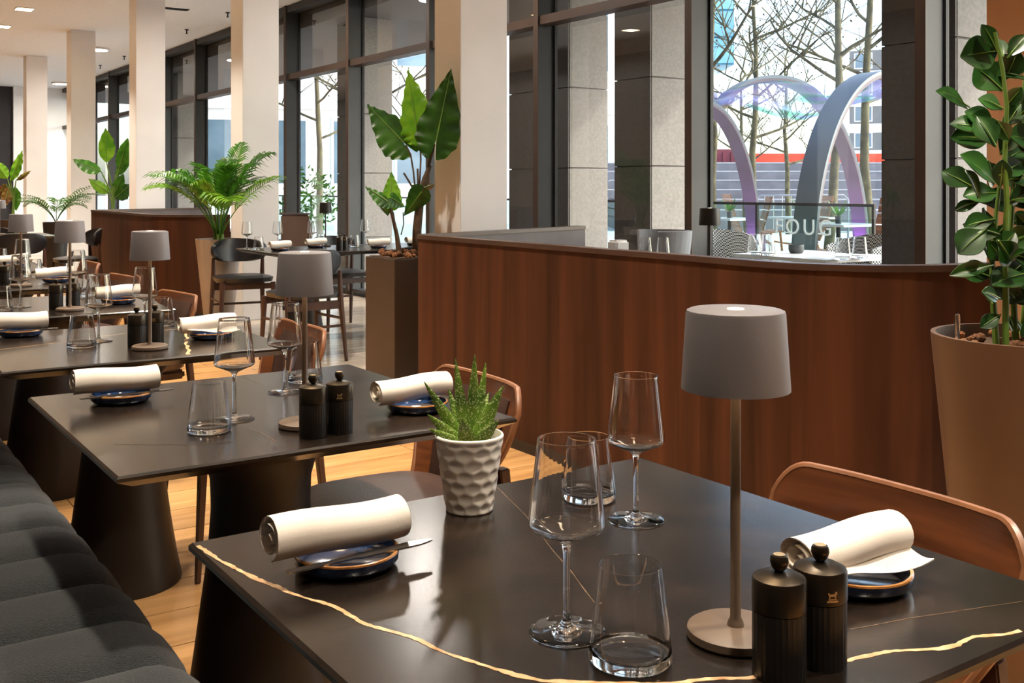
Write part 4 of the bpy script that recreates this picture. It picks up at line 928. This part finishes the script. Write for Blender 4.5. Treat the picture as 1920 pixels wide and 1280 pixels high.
# steps, hoarding, railing
st_ = thing('stone_steps', 'broad grey stone steps across the square', 'steps', (0, 0, 0)); base = at(1490, 351, 30)
rz_ = -YAW
for i in range(6):
    o_ = MB().box(-5, 14, i * .9, 5.6, -.3 + i * .29 + .6, -.04 + i * .29 + .6).build('step', 'step_stone', st_, (base.x, base.y, 0), rz_); MB().box(-5, 14, i * .9 - .01, i * .9 + .3, -.04 + i * .29 + .6, .0 + i * .29 + .6).build('nosing', 'step_edge', o_)
MB().box(-5, 14, -.02, 5.6, -.3, .35).build('footing', 'step_stone', st_, (base.x, base.y, 0), rz_)
q = at(1490, 300, 38); hd = thing('red_hoarding', 'long orange red hoarding above the steps', 'hoarding', (q.x, q.y, 0), rz_)
for i in range(6): MB().box(-4.2 + i * 1.3, -2.93 + i * 1.3, 0, .1, 1.5, 2.45).build('panel', 'red_hoarding', hd)
MB().box(-4.2, 3.6, .1, .3, 0, 2.3).build('support', 'step_stone', hd)
q = at(1352, 300, 36.4); mr_ = thing('maroon_container', 'maroon site container at the end of the red hoarding', 'container', (q.x, q.y, 0), rz_)
MB().box(-.6, .9, 0, 1, .0, 2.55).build('body', 'maroon', mr_, bevel=.02)
for i in range(5): MB().box(-.5 + i * .28, -.44 + i * .28, -.03, 0, 1.3, 2.45).build('rib', 'maroon', mr_)
q = at(1500, 380, 24); bf = thing('crowd_barrier', 'grey tubular barrier in front of the stone steps', 'barrier', (q.x, q.y, 0), rz_)
MB().tube([(-1.0, 0, -.02), (-1.0, 0, .95), (-.9, 0, 1.05), (1.0, 0, 1.05), (1.1, 0, .95), (1.1, 0, -.02)], .022, 8).build('frame', 'bench_grey', bf)
for i in range(9): MB().tube([(-.8 + i * .2, 0, .2), (-.8 + i * .2, 0, 1.05)], .010, 6).build('bar', 'steel', bf)
MB().tube([(-1.0, 0, .2), (1.1, 0, .2)], .014, 6).build('bar', 'steel', bf)
# bare trees
def bare_tree(label, px, dep, height, seed, r0, lean=0, fork=.42):
    q = at(px, 400, dep); t_ = thing('bare_tree', label, 'tree', (q.x, q.y, -.02), group='bare pollarded trees outside'); rr = random.Random(seed)
    tr_, br, kn = MB(), MB(), MB()
    def grow(mb, p, d, L, r, depth):
        n = 5; pts = [p]; dd = d.copy()
        for i in range(n):
            dd = (dd + Vector((rr.uniform(-.2, .2), rr.uniform(-.2, .2), rr.uniform(-.06, .16)))).normalized(); pts.append(pts[-1] + dd * L / n)
        mb.tube(pts, [r * (1 - .5 * i / n) for i in range(n + 1)], 6 if depth < 2 else 4)
        if depth >= 3:
            kn.lathe([(0, -.022), (.024, 0), (0, .026)], 5, c=pts[-1]); return
        m_ = (4, 3, 2)[min(depth - 1, 2)] if depth else 0
        for i in range(m_):
            k_ = rr.uniform(.35, 1); a = int(k_ * n); a = min(a, n - 1); s_ = pts[a].lerp(pts[a + 1], k_ * n - a) if a + 1 < len(pts) else pts[-1]
            az = rr.uniform(0, 2 * pi); nd = (dd * .5 + Vector((cos(az), sin(az), rr.uniform(.0, .75))) * .9).normalized()
            grow(br, s_, nd, L * rr.uniform(.5, .75), r * .55, depth + 1)
    P = [Vector((0, 0, 0))]
    for i in range(8): P.append(P[-1] + Vector((rr.uniform(-.05, .05) + lean * .05, rr.uniform(-.05, .05), height / 8)))
    tr_.tube(P, [r0 * (1 - .62 * i / 8) for i in range(9)], 8)
    for i in range(9):
        k_ = fork + (1 - fork) * i / 8; a = min(int(k_ * 8), 7); s_ = P[a].lerp(P[a + 1], k_ * 8 - a); az = i * 2.4 + rr.uniform(-.4, .4)
        grow(br, s_, Vector((cos(az), sin(az), rr.uniform(.25, .8))).normalized(), height * rr.uniform(.22, .34), r0 * .36, 1)
    tr_.build('trunk', 'branch', t_, smooth=60); br.build('branches', 'branch', t_, smooth=60); kn.build('knuckles', 'branch', t_, smooth=0)
bare_tree('bare knuckled tree close beside the window mullion', 1338, 17, 5.6, 3, 0.093)
bare_tree('bare tree with a mossy trunk behind the first arch', 1421, 20, 5.2, 8, 0.081)
bare_tree('tall bare tree forking above the middle arch', 1552, 18, 6.2, 15, 0.093)
bare_tree('bare tree beside the stone pillar edge', 1622, 19, 6.6, 22, 0.099)
bare_tree('small distant bare tree between the arches', 1478, 28, 4.4, 31, 0.081)
bare_tree('small distant bare tree at the container', 1400, 27.5, 4.2, 36, 0.074)
bare_tree('bare tree in front of the pale building, seen by the elephant ear', 722, 21, 5.4, 41, 0.081)
bare_tree('bare tree in front of the pale building, seen between the columns', 600, 24, 5.6, 47, 0.081)
# street lamp on a wire
q = at(1545, 63, 26); sl2 = thing('wire_lamp', 'long grey street lamp hung on wires among the branches', 'street lamp', q, rz_)
MB().tube([(-.55, 0, -.03), (.45, 0, .06)], .045, 8).build('tube', 'steel', sl2); MB().tube([(-3.2, 0, -.4), (-.5, 0, -.02)], .008, 4).build('wire', 'black_metal', sl2); MB().tube([(.45, 0, .06), (3, 0, .45)], .008, 4).build('wire', 'black_metal', sl2)
# buildings
def building(label, locn, rz, wd, dp, ht, floors, cols, wall, band, pane, kind='pale_building'):
    t_ = thing(kind, label, 'building', locn, rz)
    MB().box(0, wd, .05, dp, -.2, ht).build('wall', wall, t_)
    fh, cw = ht / floors, wd / cols
    for f_ in range(floors):
        MB().box(-.02, wd + .02, -.03, .05, f_ * fh - .18, f_ * fh + fh * .22).build('floor_band', band, t_)
        for c_ in range(cols):
            wn = MB().box(c_ * cw + cw * .18, c_ * cw + cw * .82, .0, .06, f_ * fh + fh * .3, f_ * fh + fh * .9).build('window', band, t_); MB().box(c_ * cw + cw * .22, c_ * cw + cw * .78, -.01, .0, f_ * fh + fh * .34, f_ * fh + fh * .86).build('pane', pane, wn, smooth=0)
    return t_
q = at(350, 300, 34); building('pale rendered building with tall windows beyond the left bays', (q.x, q.y, 0), -.35, 17, 8, 16, 4, 8, 'facade', 'facade_band', 'far_glass')
q = at(1592, 300, 60); building('grey office block beyond the right arch leg', (q.x, q.y, 0), -YAW - .45, 14, 8, 9, 6, 9, 'granite', 'facade_band', 'far_glass', 'office_block')
q = at(1322, 0, 70); gtw = thing('glass_tower', 'blue green glass tower rising behind the bare trees', 'building', (q.x, q.y, 0), -YAW)
MB().box(-3, 1.95, .1, 6, 9.4, 26).build('core', 'teal_band', gtw)
for f_ in range(9):
    for c_ in range(3): MB().box(-3 + c_ * 1.65 + .05, -3 + c_ * 1.65 + 1.6, 0, .1, 9.5 + f_ * 1.8, 9.5 + f_ * 1.8 + 1.65).build('pane', 'teal_glass', gtw, smooth=0)
MB().box(-2.4, 1.0, 1, 5, -.2, 9.4).build('podium', 'facade', gtw)
sh_ = thing('shrub', 'round green shrub outside seen between the columns', 'shrub', (at(582, 400, 15.5).x, at(582, 400, 15.5).y, 0))
MB().tube([(0, 0, -.02), (0, 0, .7)], .03, 6).build('stem', 'stem_brown', sh_)
fm = MB()
for i in range(420):
    v = Vector((RN.gauss(0, 1), RN.gauss(0, 1), RN.gauss(0, 1))).normalized() * RN.uniform(.25, .48); c = v + Vector((0, 0, 1.05)); a = Vector((RN.uniform(-1, 1), RN.uniform(-1, 1), RN.uniform(-1, 1))).normalized(); b = a.orthogonal().normalized() * .02
    fm.add([c, c + a * .05 + b, c + a * .11, c + a * .05 - b], [(0, 1, 2, 3)])
tag(fm.build('foliage', 'leaf_mid', sh_, smooth=0), kind='stuff')
